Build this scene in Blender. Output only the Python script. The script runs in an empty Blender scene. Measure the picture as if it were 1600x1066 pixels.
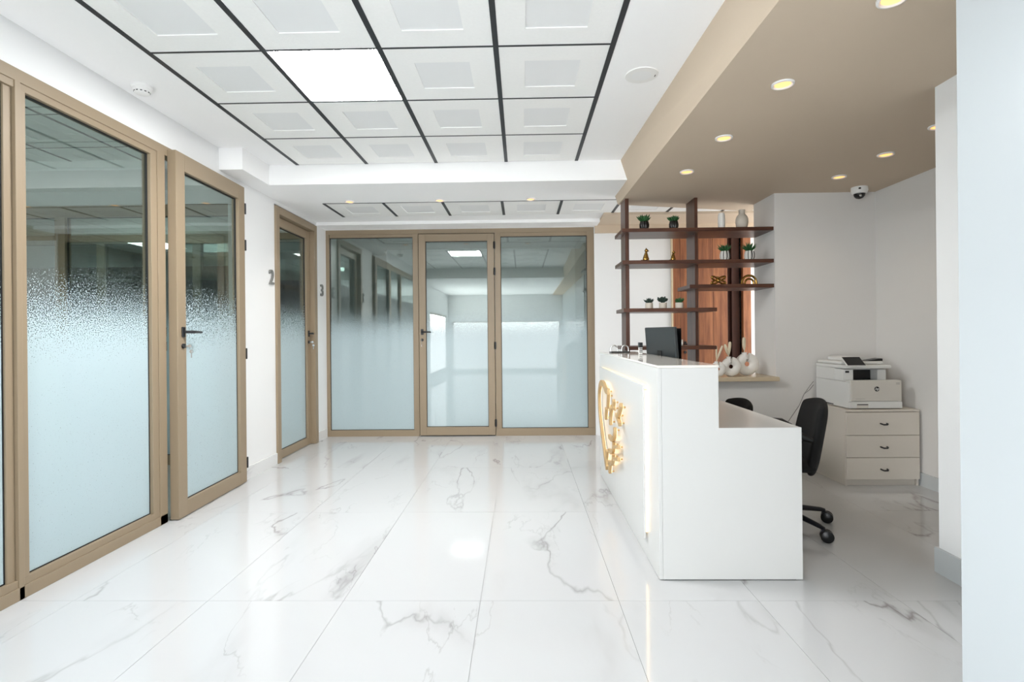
import bpy, bmesh, math, random
from mathutils import Vector, Matrix
random.seed(7)
S = bpy.context.scene
COL = S.collection
PI = math.pi

# ------------------------------------------------------------------ camera, world, lights, exposure
CAMH = 1.2245
F, YAW, ROLL, CY = 817.17, -0.018428, 0.009462, 521.34
cd = bpy.data.cameras.new('camera')
cam = bpy.data.objects.new('camera', cd); COL.objects.link(cam)
cd.sensor_width = 36; cd.lens = F / 1600 * 36
cd.shift_y = (CY - 533) / 1600
cd.clip_start = 0.02
cam.matrix_world = Matrix.Translation((0, 0, CAMH)) @ Matrix.Rotation(-YAW, 4, 'Z') @ Matrix.Rotation(PI / 2, 4, 'X') @ Matrix.Rotation(-ROLL, 4, 'Z')
S.camera = cam

W = bpy.data.worlds.new('world'); S.world = W; W.use_nodes = True
W.node_tree.nodes['Background'].inputs[0].default_value = (0.93, 0.97, 1.0, 1)
W.node_tree.nodes['Background'].inputs[1].default_value = 1.0

S.view_settings.view_transform = 'Standard'; S.view_settings.look = 'None'
S.view_settings.gamma = 1.0; S.view_settings.use_curve_mapping = False
S.view_settings.exposure = 0.96

def area(name, loc, rot, sx, sy, power, col):
    l = bpy.data.lights.new(name, 'AREA'); l.shape = 'RECTANGLE'; l.size = sx; l.size_y = sy
    l.energy = power; l.color = col
    o = bpy.data.objects.new(name, l); COL.objects.link(o); o.location = loc; o.rotation_euler = rot
    return o
# daylight entering by the left entrance window behind the camera, and by the window at the far end of the side passage; the rear one is an added fill
area('entrance_daylight', (-2.37, -2.30, 0.98), (0, -PI / 2, 0), 1.55, 2.8, 85, (0.95, 0.98, 1.0))
area('rear_fill', (-0.5, -4.22, 0.85), (PI / 2, 0, 0), 3.4, 1.5, 46, (0.95, 0.98, 1.0))  # fill light added behind the camera to brighten the ceiling
area('passage_daylight', (4.18, 5.66, 1.45), (0, PI / 2, 0), 1.8, 1.0, 22, (1.0, 0.98, 0.95))

def at(u, v, Y):
    du, dv = u - 800, v - 533
    c, s = math.cos(ROLL), math.sin(ROLL)
    x = (du * c - dv * s) / F; z = -(533 + du * s + dv * c - CY) / F
    c, s = math.cos(YAW), math.sin(YAW)
    r = Vector((x * c + s, c - x * s, z))
    return Vector((0, 0, CAMH)) + r * (Y / r.y)

# ------------------------------------------------------------------ materials
def lin(h):
    out = []
    for i in (0, 2, 4):
        c = int(h[i:i + 2], 16) / 255
        out.append(c / 12.92 if c <= 0.04045 else ((c + 0.055) / 1.055) ** 2.4)
    return (*out, 1)
def newmat(name):
    m = bpy.data.materials.new(name); m.use_nodes = True
    nt = m.node_tree
    return m, nt, nt.nodes, nt.links
def P(name, hexc, rough=0.5, metal=0.0, spec=0.5, emit=None, estr=0, bump=0, bscale=60, coat=0, var=0, vscale=8):
    m, nt, N, L = newmat(name)
    b = N['Principled BSDF']
    b.inputs['Base Color'].default_value = lin(hexc)
    b.inputs['Roughness'].default_value = rough; b.inputs['Metallic'].default_value = metal
    b.inputs['Specular IOR Level'].default_value = spec
    b.inputs['Coat Weight'].default_value = coat
    if emit:
        b.inputs['Emission Color'].default_value = lin(emit); b.inputs['Emission Strength'].default_value = estr
    if bump or var:
        tc = N.new('ShaderNodeTexCoord')
        no = N.new('ShaderNodeTexNoise'); no.inputs['Scale'].default_value = bscale; no.inputs['Detail'].default_value = 4
        L.new(tc.outputs['Object'], no.inputs['Vector'])
        if bump:
            bp = N.new('ShaderNodeBump'); bp.inputs['Strength'].default_value = bump; bp.inputs['Distance'].default_value = 0.002
            L.new(no.outputs['Fac'], bp.inputs['Height']); L.new(bp.outputs[0], b.inputs['Normal'])
        if var:
            n2 = N.new('ShaderNodeTexNoise'); n2.inputs['Scale'].default_value = vscale; n2.inputs['Detail'].default_value = 3
            L.new(tc.outputs['Object'], n2.inputs['Vector'])
            mx = N.new('ShaderNodeMix'); mx.data_type = 'RGBA'
            c = lin(hexc)
            mx.inputs[6].default_value = tuple(k * (1 - var) for k in c[:3]) + (1,)
            mx.inputs[7].default_value = tuple(min(1, k * (1 + var)) for k in c[:3]) + (1,)
            L.new(n2.outputs['Fac'], mx.inputs[0]); L.new(mx.outputs[2], b.inputs['Base Color'])
    return m

def wood(name, dark, light, rough, scale, axis='Z', coat=0.0):
    m, nt, N, L = newmat(name); b = N['Principled BSDF']
    tc = N.new('ShaderNodeTexCoord'); mp = N.new('ShaderNodeMapping')
    oi = N.new('ShaderNodeObjectInfo'); cx = N.new('ShaderNodeCombineXYZ')
    mul = N.new('ShaderNodeMath'); mul.operation = 'MULTIPLY'; mul.inputs[1].default_value = 20
    L.new(oi.outputs['Random'], mul.inputs[0])
    for i in range(3): L.new(mul.outputs[0], cx.inputs[i])
    L.new(cx.outputs[0], mp.inputs['Location'])
    s = [scale] * 3; s['XYZ'.index(axis)] = scale * 0.07
    mp.inputs['Scale'].default_value = s
    L.new(tc.outputs['Object'], mp.inputs['Vector'])
    n1 = N.new('ShaderNodeTexNoise'); n1.inputs['Scale'].default_value = 1; n1.inputs['Detail'].default_value = 8
    n1.inputs['Roughness'].default_value = 0.65; n1.inputs['Distortion'].default_value = 0.6
    L.new(mp.outputs[0], n1.inputs['Vector'])
    cr = N.new('ShaderNodeValToRGB')
    cr.color_ramp.elements[0].position = 0.32; cr.color_ramp.elements[0].color = lin(dark)
    cr.color_ramp.elements[1].position = 0.68; cr.color_ramp.elements[1].color = lin(light)
    L.new(n1.outputs['Fac'], cr.inputs[0]); L.new(cr.outputs[0], b.inputs['Base Color'])
    b.inputs['Roughness'].default_value = rough; b.inputs['Coat Weight'].default_value = coat
    bp = N.new('ShaderNodeBump'); bp.inputs['Strength'].default_value = 0.08; bp.inputs['Distance'].default_value = 0.002
    L.new(n1.outputs['Fac'], bp.inputs['Height']); L.new(bp.outputs[0], b.inputs['Normal'])
    return m

def marble(name, base, rough, strength=0.8, randomize=True):
    m, nt, N, L = newmat(name); b = N['Principled BSDF']
    tc = N.new('ShaderNodeTexCoord')
    vec = tc.outputs['Object']
    if randomize:
        oi = N.new('ShaderNodeObjectInfo')
        mul = N.new('ShaderNodeMath'); mul.operation = 'MULTIPLY'; mul.inputs[1].default_value = 37
        L.new(oi.outputs['Random'], mul.inputs[0])
        cx = N.new('ShaderNodeCombineXYZ'); L.new(mul.outputs[0], cx.inputs[0]); L.new(mul.outputs[0], cx.inputs[1]); L.new(mul.outputs[0], cx.inputs[2])
        ad = N.new('ShaderNodeVectorMath'); ad.operation = 'ADD'
        L.new(vec, ad.inputs[0]); L.new(cx.outputs[0], ad.inputs[1]); vec = ad.outputs[0]
    mp = N.new('ShaderNodeMapping'); mp.inputs['Rotation'].default_value = (0, 0, math.radians(38)); mp.inputs['Scale'].default_value = (1.0, 0.36, 1.0)
    L.new(vec, mp.inputs['Vector']); vec = mp.outputs[0]
    def math_(op, a, b_=None, clamp=False):
        n = N.new('ShaderNodeMath'); n.operation = op; n.use_clamp = clamp
        for i, v in enumerate((a, b_)):
            if v is None: continue
            if isinstance(v, (int, float)): n.inputs[i].default_value = v
            else: L.new(v, n.inputs[i])
        return n.outputs[0]
    def noise(scale, detail, dist=0, rough_=0.5):
        n = N.new('ShaderNodeTexNoise'); n.inputs['Scale'].default_value = scale; n.inputs['Detail'].default_value = detail
        n.inputs['Distortion'].default_value = dist; n.inputs['Roughness'].default_value = rough_
        L.new(vec, n.inputs['Vector']); return n.outputs['Fac']
    def vein(scale, width, dist, rough_):
        d = math_('ABSOLUTE', math_('SUBTRACT', noise(scale, 6, dist, rough_), 0.5))
        v = math_('SUBTRACT', 1.0, math_('DIVIDE', d, width), True)
        return math_('POWER', v, 1.5)
    mask = math_('MULTIPLY', math_('SUBTRACT', noise(2.3, 3), 0.42, True), 5.0, True)
    mask2 = math_('MULTIPLY', math_('SUBTRACT', noise(3.7, 2), 0.50, True), 5.0, True)
    v1 = math_('MULTIPLY', vein(0.95, 0.0075, 0.30, 0.50), mask)
    v2 = math_('MULTIPLY', math_('MULTIPLY', vein(0.95, 0.045, 0.30, 0.50), mask2), 0.28)
    v3 = math_('MULTIPLY', math_('MULTIPLY', vein(2.1, 0.008, 0.25, 0.55), mask2), 0.45)
    fac = math_('MULTIPLY', math_('ADD', math_('ADD', math_('MULTIPLY', v1, 0.75), v2), v3, True), strength, True)
    mx = N.new('ShaderNodeMix'); mx.data_type = 'RGBA'
    mx.inputs[6].default_value = lin(base); mx.inputs[7].default_value = lin('77706E')
    L.new(fac, mx.inputs[0]); L.new(mx.outputs[2], b.inputs['Base Color'])
    b.inputs['Roughness'].default_value = rough
    return m

def glass_mat(name, tint, refl):
    m, nt, N, L = newmat(name)
    N.remove(N['Principled BSDF'])
    out = N['Material Output']
    tr = N.new('ShaderNodeBsdfTransparent'); tr.inputs[0].default_value = (*tint, 1)
    gl = N.new('ShaderNodeBsdfGlossy'); gl.inputs['Color'].default_value = (0.93, 0.97, 0.95, 1); gl.inputs['Roughness'].default_value = 0.0
    lw = N.new('ShaderNodeLayerWeight'); lw.inputs['Blend'].default_value = 0.5
    pw = N.new('ShaderNodeMath'); pw.operation = 'POWER'; pw.inputs[1].default_value = 4.5; L.new(lw.outputs['Facing'], pw.inputs[0])
    ad = N.new('ShaderNodeMath'); ad.operation = 'MULTIPLY_ADD'; ad.inputs[1].default_value = 0.85; ad.inputs[2].default_value = refl; ad.use_clamp = True
    L.new(pw.outputs[0], ad.inputs[0])
    mx = N.new('ShaderNodeMixShader'); L.new(ad.outputs[0], mx.inputs[0]); L.new(tr.outputs[0], mx.inputs[1]); L.new(gl.outputs[0], mx.inputs[2])
    L.new(mx.outputs[0], out.inputs[0])
    return m
def film_mat(name, zlo, zhi):
    m, nt, N, L = newmat(name)
    N.remove(N['Principled BSDF']); out = N['Material Output']
    tc = N.new('ShaderNodeTexCoord'); sp = N.new('ShaderNodeSeparateXYZ'); L.new(tc.outputs['Object'], sp.inputs[0])
    no = N.new('ShaderNodeTexNoise'); no.inputs['Scale'].default_value = 165; no.inputs['Detail'].default_value = 2
    L.new(tc.outputs['Object'], no.inputs['Vector'])
    mr = N.new('ShaderNodeMapRange'); mr.inputs[1].default_value = zhi; mr.inputs[2].default_value = zlo; mr.inputs[3].default_value = 0.27; mr.inputs[4].default_value = 0.74
    L.new(sp.outputs['Z'], mr.inputs[0])
    su = N.new('ShaderNodeMath'); su.operation = 'SUBTRACT'; L.new(mr.outputs[0], su.inputs[0]); L.new(no.outputs['Fac'], su.inputs[1])
    mu = N.new('ShaderNodeMath'); mu.operation = 'MULTIPLY'; mu.inputs[1].default_value = 16; mu.use_clamp = True; L.new(su.outputs[0], mu.inputs[0])
    df = N.new('ShaderNodeBsdfDiffuse'); df.inputs[0].default_value = lin('C9DBE0')
    tl = N.new('ShaderNodeBsdfTranslucent'); tl.inputs[0].default_value = lin('D5E4E8')
    m1 = N.new('ShaderNodeMixShader'); m1.inputs[0].default_value = 0.25; L.new(df.outputs[0], m1.inputs[1]); L.new(tl.outputs[0], m1.inputs[2])
    tr = N.new('ShaderNodeBsdfTransparent')
    m2 = N.new('ShaderNodeMixShader'); L.new(mu.outputs[0], m2.inputs[0]); L.new(tr.outputs[0], m2.inputs[1]); L.new(m1.outputs[0], m2.inputs[2])
    gl = N.new('ShaderNodeBsdfGlossy'); gl.inputs['Roughness'].default_value = 0.02
    lw = N.new('ShaderNodeLayerWeight'); lw.inputs['Blend'].default_value = 0.5
    pw = N.new('ShaderNodeMath'); pw.operation = 'POWER'; pw.inputs[1].default_value = 4.5; L.new(lw.outputs['Facing'], pw.inputs[0])
    ad = N.new('ShaderNodeMath'); ad.operation = 'MULTIPLY_ADD'; ad.inputs[1].default_value = 0.8; ad.inputs[2].default_value = 0.035; L.new(pw.outputs[0], ad.inputs[0])
    m3 = N.new('ShaderNodeMixShader'); L.new(ad.outputs[0], m3.inputs[0]); L.new(m1.outputs[0], m3.inputs[1]); L.new(gl.outputs[0], m3.inputs[2])
    L.new(m3.outputs[0], m2.inputs[2])
    L.new(m2.outputs[0], out.inputs[0])
    return m

M = {}
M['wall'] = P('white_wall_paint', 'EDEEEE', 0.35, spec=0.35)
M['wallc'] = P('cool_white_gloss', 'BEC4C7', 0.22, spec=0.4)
M['wallr'] = P('reception_wall_paint', 'E3E1DE', 0.5, spec=0.3)
M['ceil'] = P('white_ceiling_paint', 'FCFCFC', 0.6, spec=0.2)
M['brown'] = P('taupe_soffit_paint', 'CFBEA9', 0.65, spec=0.2)
M['floor'] = marble('polished_marble', 'C6C7C8', 0.07, 0.8)
M['skirt'] = marble('marble_skirting', 'E2E3E3', 0.2, 0.6)
M['skirtg'] = P('grey_skirting', 'C6CACB', 0.35)
M['grout'] = P('floor_grout', 'B9B8B6', 0.8)
M['roomfloor'] = P('room_floor', 'CFCFCB', 0.25)
M['rib'] = P('black_ceiling_rib', '22252A', 0.45)
M['tileb'] = P('ceiling_tile_border', 'F9F9F7', 0.5, bump=0.5, bscale=130, var=0.03, vscale=60)
M['tilec'] = P('ceiling_tile_centre', 'EEEFEF', 0.6)
M['frame'] = P('taupe_aluminium', '95846D', 0.42, spec=0.5)
M['gasket'] = P('black_gasket', '1B1C1E', 0.6)
M['blackm'] = P('black_hardware', '17181B', 0.35)
M['chrome'] = P('chrome', 'D8D8D8', 0.18, metal=1)
M['steel'] = P('brushed_steel', '8F8F8C', 0.4, metal=0.5)
M['glass'] = glass_mat('reflective_glass', (0.82, 0.885, 0.865), 0.15)
M['film'] = film_mat('frosted_film', 1.08, 1.68)
M['panel_on'] = P('lit_panel', 'FFFFFF', 0.5, emit='FFFFFF', estr=40)
M['panel_added'] = P('added_room_light', 'FFFFFF', 0.5, emit='F4FFFC', estr=8)
M['white_pl'] = P('white_plastic', 'EEEEEC', 0.4)
M['warm'] = P('warm_lamp', 'FFE2B0', 0.5, emit='FFAE55', estr=0.85)
M['led'] = P('warm_led', 'FFE9C4', 0.5, emit='FFD592', estr=2.6)
M['ledb'] = P('emblem_backlight', 'FFE9C4', 0.5, emit='FFE0AA', estr=1.1)
M['desk'] = P('white_lacquer', 'D2D2D0', 0.28, spec=0.45)
M['top'] = P('greige_quartz', 'E6E2DB', 0.06)
M['gold'] = P('brushed_gold', 'C4A576', 0.45, metal=0.3)
M['goldp'] = P('polished_gold', 'B08A4A', 0.15, metal=1)
M['walnut'] = wood('walnut_shelf', '3A211A', '65402F', 0.38, 26, 'X', 0.1)
M['walnutv'] = wood('walnut_post', '3A211A', '65402F', 0.38, 26, 'Z', 0.1)
M['door_wood'] = wood('oiled_wood_door', '653520', 'AC7048', 0.45, 14, 'Z')
M['shade_wood'] = wood('shade_wood', '3A2018', '5C3628', 0.5, 14, 'Z')
M['ledge'] = P('beige_stone', 'D2C1A4', 0.25, var=0.08, vscale=30)
M['black'] = P('black_fabric', '060607', 0.9, bump=0.4, bscale=260)
M['blackp'] = P('black_plastic', '08090B', 0.35)
M['navy'] = P('dark_base_plastic', '12141C', 0.4)
M['screen'] = P('monitor_shell', '33383A', 0.45)
M['cab'] = P('cream_cabinet', 'DAD3C8', 0.45)
M['printer'] = P('printer_white', 'DFDFDC', 0.4)
M['printerg'] = P('printer_grey', 'D2CDC4', 0.45)
M['potk'] = P('black_pot', '16120F', 0.3)
M['potw'] = P('white_ceramic', 'DAD8D2', 0.5)
M['potb'] = P('beige_ceramic', 'CFC7BA', 0.55, bump=0.5, bscale=70)
M['vase'] = P('matt_white_vase', 'EFEDE8', 0.7)
M['green'] = P('succulent_green', '24572A', 0.5, var=0.35, vscale=60)
M['dgreen'] = P('dark_succulent', '2B3F37', 0.5, var=0.35, vscale=60)
M['pampas'] = P('dried_pampas', 'E2D6BC', 0.9, bump=1.0, bscale=220, var=0.15, vscale=80)
M['cable'] = P('grey_cable', '8C8A86', 0.5)
M['candle'] = P('candle_wax', 'E4DFD4', 0.5)
M['paper'] = P('white_print', 'F2F2F0', 0.6)

# ------------------------------------------------------------------ mesh helpers
class MB:
    def __init__(s): s.v = []; s.f = []; s.m = []
    def _add(s, vs, fs, mi=0):
        o = len(s.v); s.v += [tuple(v) for v in vs]
        for f in fs: s.f.append([o + i for i in f]); s.m.append(mi)
        return s
    def box(s, x0, x1, y0, y1, z0, z1, mi=0):
        vs = [(x, y, z) for z in (z0, z1) for y in (y0, y1) for x in (x0, x1)]
        return s._add(vs, [(0, 2, 3, 1), (4, 5, 7, 6), (0, 1, 5, 4), (2, 6, 7, 3), (0, 4, 6, 2), (1, 3, 7, 5)], mi)
    def prism(s, poly, axis, a, b, mi=0):
        n = len(poly)
        def pt(p, t):
            if axis == 'X': return (t, p[0], p[1])
            if axis == 'Y': return (p[0], t, p[1])
            return (p[0], p[1], t)
        vs = [pt(p, a) for p in poly] + [pt(p, b) for p in poly]
        fs = [list(range(n))[::-1], list(range(n, 2 * n))] + [(i, (i + 1) % n, n + (i + 1) % n, n + i) for i in range(n)]
        return s._add(vs, fs, mi)
    def lathe(s, prof, c=(0, 0, 0), seg=24, axis='Z', mi=0, wob=None):
        vs = []; fs = []; n = len(prof)
        for i in range(seg):
            a = 2 * PI * i / seg; k = wob(i) if wob else 1
            for r, h in prof:
                x, y = r * k * math.cos(a), r * k * math.sin(a)
                p = (x, y, h) if axis == 'Z' else ((h, x, y) if axis == 'X' else (x, h, y))
                vs.append((c[0] + p[0], c[1] + p[1], c[2] + p[2]))
        for i in range(seg):
            j = (i + 1) % seg
            for k in range(n - 1):
                fs.append((i * n + k, j * n + k, j * n + k + 1, i * n + k + 1))
        if prof[0][0] > 1e-5: fs.append([i * n for i in range(seg)][::-1])
        if prof[-1][0] > 1e-5: fs.append([i * n + n - 1 for i in range(seg)])
        return s._add(vs, fs, mi)
    def cyl(s, c, r, h, axis='Z', seg=20, mi=0): return s.lathe([(r, 0), (r, h)], c, seg, axis, mi)
    def ell(s, c, r, seg=16, rings=10, rot=None, mi=0):
        vs = []; fs = []
        for i in range(rings + 1):
            t = PI * i / rings
            for j in range(seg):
                a = 2 * PI * j / seg
                p = Vector((r[0] * math.sin(t) * math.cos(a), r[1] * math.sin(t) * math.sin(a), r[2] * math.cos(t)))
                if rot: p = rot @ p
                vs.append((c[0] + p.x, c[1] + p.y, c[2] + p.z))
        for i in range(rings):
            for j in range(seg):
                fs.append((i * seg + j, (i + 1) * seg + j, (i + 1) * seg + (j + 1) % seg, i * seg + (j + 1) % seg))
        return s._add(vs, fs, mi)
    def tube(s, pts, rad, seg=10, closed=False, mi=0, up=Vector((0.13, 0.21, 0.97)), flat=1.0):
        pts = [Vector(p) for p in pts]; n = len(pts)
        if not hasattr(rad, '__len__'): rad = [rad] * n
        vs = []; fs = []
        for i, p in enumerate(pts):
            if closed: t = pts[(i + 1) % n] - pts[i - 1]
            else: t = pts[min(i + 1, n - 1)] - pts[max(i - 1, 0)]
            t.normalize(); a = t.cross(up); a.normalize(); b = t.cross(a)
            for j in range(seg):
                w = 2 * PI * j / seg
                vs.append(p + a * (math.cos(w) * rad[i] * flat) + b * (math.sin(w) * rad[i]))
        for i in range(n if closed else n - 1):
            k = (i + 1) % n
            for j in range(seg):
                fs.append((i * seg + j, i * seg + (j + 1) % seg, k * seg + (j + 1) % seg, k * seg + j))
        if not closed:
            fs.append(list(range(seg))[::-1]); fs.append([(n - 1) * seg + j for j in range(seg)])
        return s._add(vs, fs, mi)
    def ribbon(s, path, width, x0, x1, mi=0):
        # path of (y, z); a strip of that width in the Y-Z plane, thick from x0 to x1
        pts = [Vector((0, p[0], p[1])) for p in path]; n = len(pts)
        Lp = []; Rp = []
        for i, p in enumerate(pts):
            t = (pts[min(i + 1, n - 1)] - pts[max(i - 1, 0)]).normalized()
            nn = Vector((0, -t.z, t.y)); w = width[i] if hasattr(width, '__len__') else width
            Lp.append(p + nn * w / 2); Rp.append(p - nn * w / 2)
        vs = []
        for x in (x0, x1):
            for q in Lp + Rp: vs.append((x, q.y, q.z))
        m = 2 * n; fs = []
        for i in range(n - 1):
            fs += [(i, i + 1, n + i + 1, n + i), (m + i, m + n + i, m + n + i + 1, m + i + 1), (i, m + i, m + i + 1, i + 1), (n + i, n + i + 1, m + n + i + 1, m + n + i)]
        fs += [(0, n, m + n, m), (n - 1, m + n - 1, m + 2 * n - 1, 2 * n - 1)]
        return s._add(vs, fs, mi)
    def mesh(s, name, mats, smooth=None):
        me = bpy.data.meshes.new(name); me.from_pydata(s.v, [], s.f)
        mats = mats if isinstance(mats, (list, tuple)) else [mats]
        for mm in mats: me.materials.append(M[mm])
        me.polygons.foreach_set('material_index', s.m)
        bm = bmesh.new(); bm.from_mesh(me); bmesh.ops.recalc_face_normals(bm, faces=bm.faces); bm.to_mesh(me); bm.free()
        if smooth:
            me.polygons.foreach_set('use_smooth', [True] * len(me.polygons)); me.set_sharp_from_angle(angle=math.radians(smooth))
        me.update()
        return me
    def build(s, name, mats, parent=None, smooth=None, bevel=0, seg=2):
        o = bpy.data.objects.new(name, s.mesh(name, mats, smooth)); COL.objects.link(o)
        if parent: o.parent = parent
        if bevel:
            b = o.modifiers.new('bevel', 'BEVEL'); b.width = bevel; b.segments = seg; b.limit_method = 'ANGLE'; b.angle_limit = math.radians(40)
            b.harden_normals = False
        return o
def B(*a, mi=0): return MB().box(*a, mi=mi)
def tag(o, label=None, cat=None, group=None, kind=None):
    if label: o['label'] = label
    if cat: o['category'] = cat
    if group: o['group'] = group
    if kind: o['kind'] = kind
    return o
def root(name, loc, label=None, cat=None, group=None, kind=None, rz=0):
    o = bpy.data.objects.new(name, None); COL.objects.link(o); o.location = loc; o.rotation_euler = (0, 0, rz)
    o.empty_display_size = 0.05
    return tag(o, label, cat, group, kind)
def inst(name, me, parent, loc=(0, 0, 0), rz=0):
    o = bpy.data.objects.new(name, me); COL.objects.link(o); o.location = loc; o.rotation_euler = (0, 0, rz)
    if parent: o.parent = parent
    return o
def copy_tree(o, parent=None):
    c = o.copy(); COL.objects.link(c); c.parent = parent
    for ch in list(o.children): copy_tree(ch, c)
    return c
def text_mesh(name, body, size, extr, mat, shear=0.0, bold=0.0):
    cu = bpy.data.curves.new(name, 'FONT'); cu.body = body; cu.size = size; cu.extrude = extr; cu.shear = shear; cu.offset = bold
    cu.align_x = 'CENTER'; cu.align_y = 'CENTER'
    o = bpy.data.objects.new(name, cu); COL.objects.link(o)
    dg = bpy.context.evaluated_depsgraph_get()
    me = bpy.data.meshes.new_from_object(o.evaluated_get(dg))
    bpy.data.objects.remove(o); me.materials.clear(); me.materials.append(M[mat])
    return me

# ------------------------------------------------------------------ the setting
XL, YB, CZ, LZ, SZ = -2.354, 6.29, 2.698, 2.527, 2.445
YBEAM = 4.478
Y0 = -4.2                                     # wall behind the camera
G0, GP = -1.919, 0.600                        # ceiling grid origin and pitch
GY0 = 2.678

# floor: slab in grout colour with polished marble tiles
fl = B(-7.0, 5.0, Y0, 9.3, -0.12, -0.004).build('floor', 'grout'); tag(fl, 'white polished marble tile floor with grey veins', 'floor', kind='structure')
TX, TY, tw, td = 0.432, 2.395, 0.632, 1.19
tile = B(0.0008, tw - 0.0008, 0.0008, td - 0.0008, -0.012, 0.0).mesh('floor_tile', 'floor')
for i in range(-5, 6):
    for j in range(-5, 4):
        x, y = TX + i * tw, TY + j * td
        if x > 3.2 or x + tw < -2.5 or y > 6.35: continue
        x0 = max(x, -2.36)
        if x0 > x + 0.001:
            me = B(x0 - x, tw - 0.0008, 0.0008, td - 0.0008, -0.012, 0.0).mesh('floor_tile', 'floor')
        else: me = tile
        if y + td > 6.30: me = B(max(0.0008, x0 - x), tw - 0.0008, 0.0008, 6.30 - y, -0.012, 0.0).mesh('floor_tile', 'floor')
        inst('floor_tile', me, fl, (x, y, 0))
B(-7, -2.40, Y0, 9.2, -0.004, -0.001).build('room_floor_surface', 'roomfloor', fl)
B(-2.40, 4.3, 6.33, 9.2, -0.004, -0.001).build('room_floor_surface', 'roomfloor', fl)

# left wall with the openings for the glazed partitions
XO = -2.47
wl = MB()
wl.box(XO, XL, Y0, 6.40, 2.49, CZ + 0.05)
wl.box(XO, XL, 4.372, 4.956, 0, 2.49)
wl.box(XO, XL, 5.945, 6.40, 0, 2.49)
wl.box(XO, XL, -0.85, 0.40, 0, 2.49); wl.box(XO, XL, Y0, -3.75, 0, 2.49); wl.box(XO, XL, -3.75, -0.85, 0, 0.15); wl.box(XO, XL, -3.75, -0.85, 1.80, 2.49)
tag(wl.build('wall_left', 'wall'), 'white painted wall above and between the glazed doors', 'wall', kind='structure')
bl = B(XL, XL + 0.012, 4.374, 4.953, 0, 0.105).build('baseboard_left', 'skirt'); tag(bl, 'marble skirting on the white wall between the glass doors', 'baseboard', kind='structure')
B(XL, XL + 0.012, 5.948, 6.24, 0, 0.105).build('skirting_piece', 'skirt', bl)

# back wall: strip above partition, wall on the right of it with beige band, wood wall
wb = MB()
wb.box(XO, 0.90, 6.26, 6.40, 2.488, 2.75)
wb.box(0.874, 1.79, 6.25, 6.40, 0, 2.75)
wb.box(1.79, 2.75, 6.25, 6.40, 2.40, 2.75)
wb.box(2.72, 4.3, 6.25, 6.40, 0, 2.75)
wb.build('wall_back', 'wall'); tag(bpy.data.objects['wall_back'], 'white end wall around the glazed partition', 'wall', kind='structure')
t = B(0.88, 4.3, 6.215, 6.25, 2.408, 2.50).build('trim_1', 'brown'); tag(t, 'beige painted band along the top of the end wall', 'trim', kind='structure')
t = B(0.905, 4.3, 5.69, 6.25, 2.500, LZ + 0.02).build('trim_2', 'brown'); tag(t, 'flat taupe soffit strip above the end wall', 'trim', kind='structure')
t = B(XL, 0.905, 5.985, 6.27, 2.492, LZ + 0.02).build('trim_3', 'ceil'); tag(t, 'white pelmet above the end glazed partition', 'trim', kind='structure')

# right hand side: hall wall near the camera, pier, reception walls
wr = MB()
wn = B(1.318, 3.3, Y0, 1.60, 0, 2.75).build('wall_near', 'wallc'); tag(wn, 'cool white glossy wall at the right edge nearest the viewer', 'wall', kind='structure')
wr.box(2.094, 3.3, 1.60, 2.675, 0, 2.75)
tag(wr.build('wall_right', 'wall'), 'white pier beyond the near wall on the right', 'wall', kind='structure')
b = MB(); b.box(2.080, 2.094, 1.602, 2.689, 0, 0.125); b.box(2.094, 3.128, 2.675, 2.689, 0, 0.125)
tag(b.build('baseboard_right', 'skirtg'), 'grey skirting around the white pier', 'baseboard', kind='structure')
w2 = B(3.128, 3.25, 2.675, 4.69, 0, 2.75).build('wall_reception_side', 'wallr'); tag(w2, 'pale side wall of the reception beside the printer', 'wall', kind='structure')
w3 = MB(); w3.box(2.247, 3.25, 4.672, 5.085, 0, 2.75); w3.box(0.95, 2.247, 4.672, 5.085, 0, 0.785)
tag(w3.build('wall_reception_back', 'wallr'), 'pale wall behind the desk with a wide opening', 'wall', kind='structure')
b = MB(); b.box(3.116, 3.128, 2.691, 4.66, 0, 0.105); b.box(2.0, 3.116, 4.660, 4.672, 0, 0.105)
tag(b.build('baseboard_reception', 'skirtg'), 'grey skirting behind the printer cabinet', 'baseboard', kind='structure')
lg = B(0.95, 2.252, 4.612, 5.11, 0.785, 0.822).build('trim_4', 'ledge', bevel=0.003); tag(lg, 'beige stone ledge in the wall opening behind the desk', 'ledge', kind='structure')
# passage behind the reception
ws = MB(); ws.box(4.2, 4.3, 5.085, 5.16, 0, 2.75); ws.box(4.2, 4.3, 6.16, 6.25, 0, 2.75); ws.box(4.2, 4.3, 5.16, 6.16, 0, 0.5); ws.box(4.2, 4.3, 5.16, 6.16, 2.4, 2.75); ws.box(3.25, 4.3, 4.99, 5.085, 0, 2.75)
tag(ws.build('wall_passage', 'wall'), 'white walls of the passage behind the reception', 'wall', kind='structure')
# wall behind the camera with an opening for the added rear fill
we = MB(); we.box(XO, -2.22, Y0 - 0.12, Y0, 0, 2.75); we.box(1.22, 3.3, Y0 - 0.12, Y0, 0, 2.75); we.box(-2.22, 1.22, Y0 - 0.12, Y0, 0, 0.10); we.box(-2.22, 1.22, Y0 - 0.12, Y0, 1.62, 2.75)
tag(we.build('wall_entrance', 'wall'), 'white wall around an added opening behind the viewer', 'wall', kind='structure')

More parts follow.
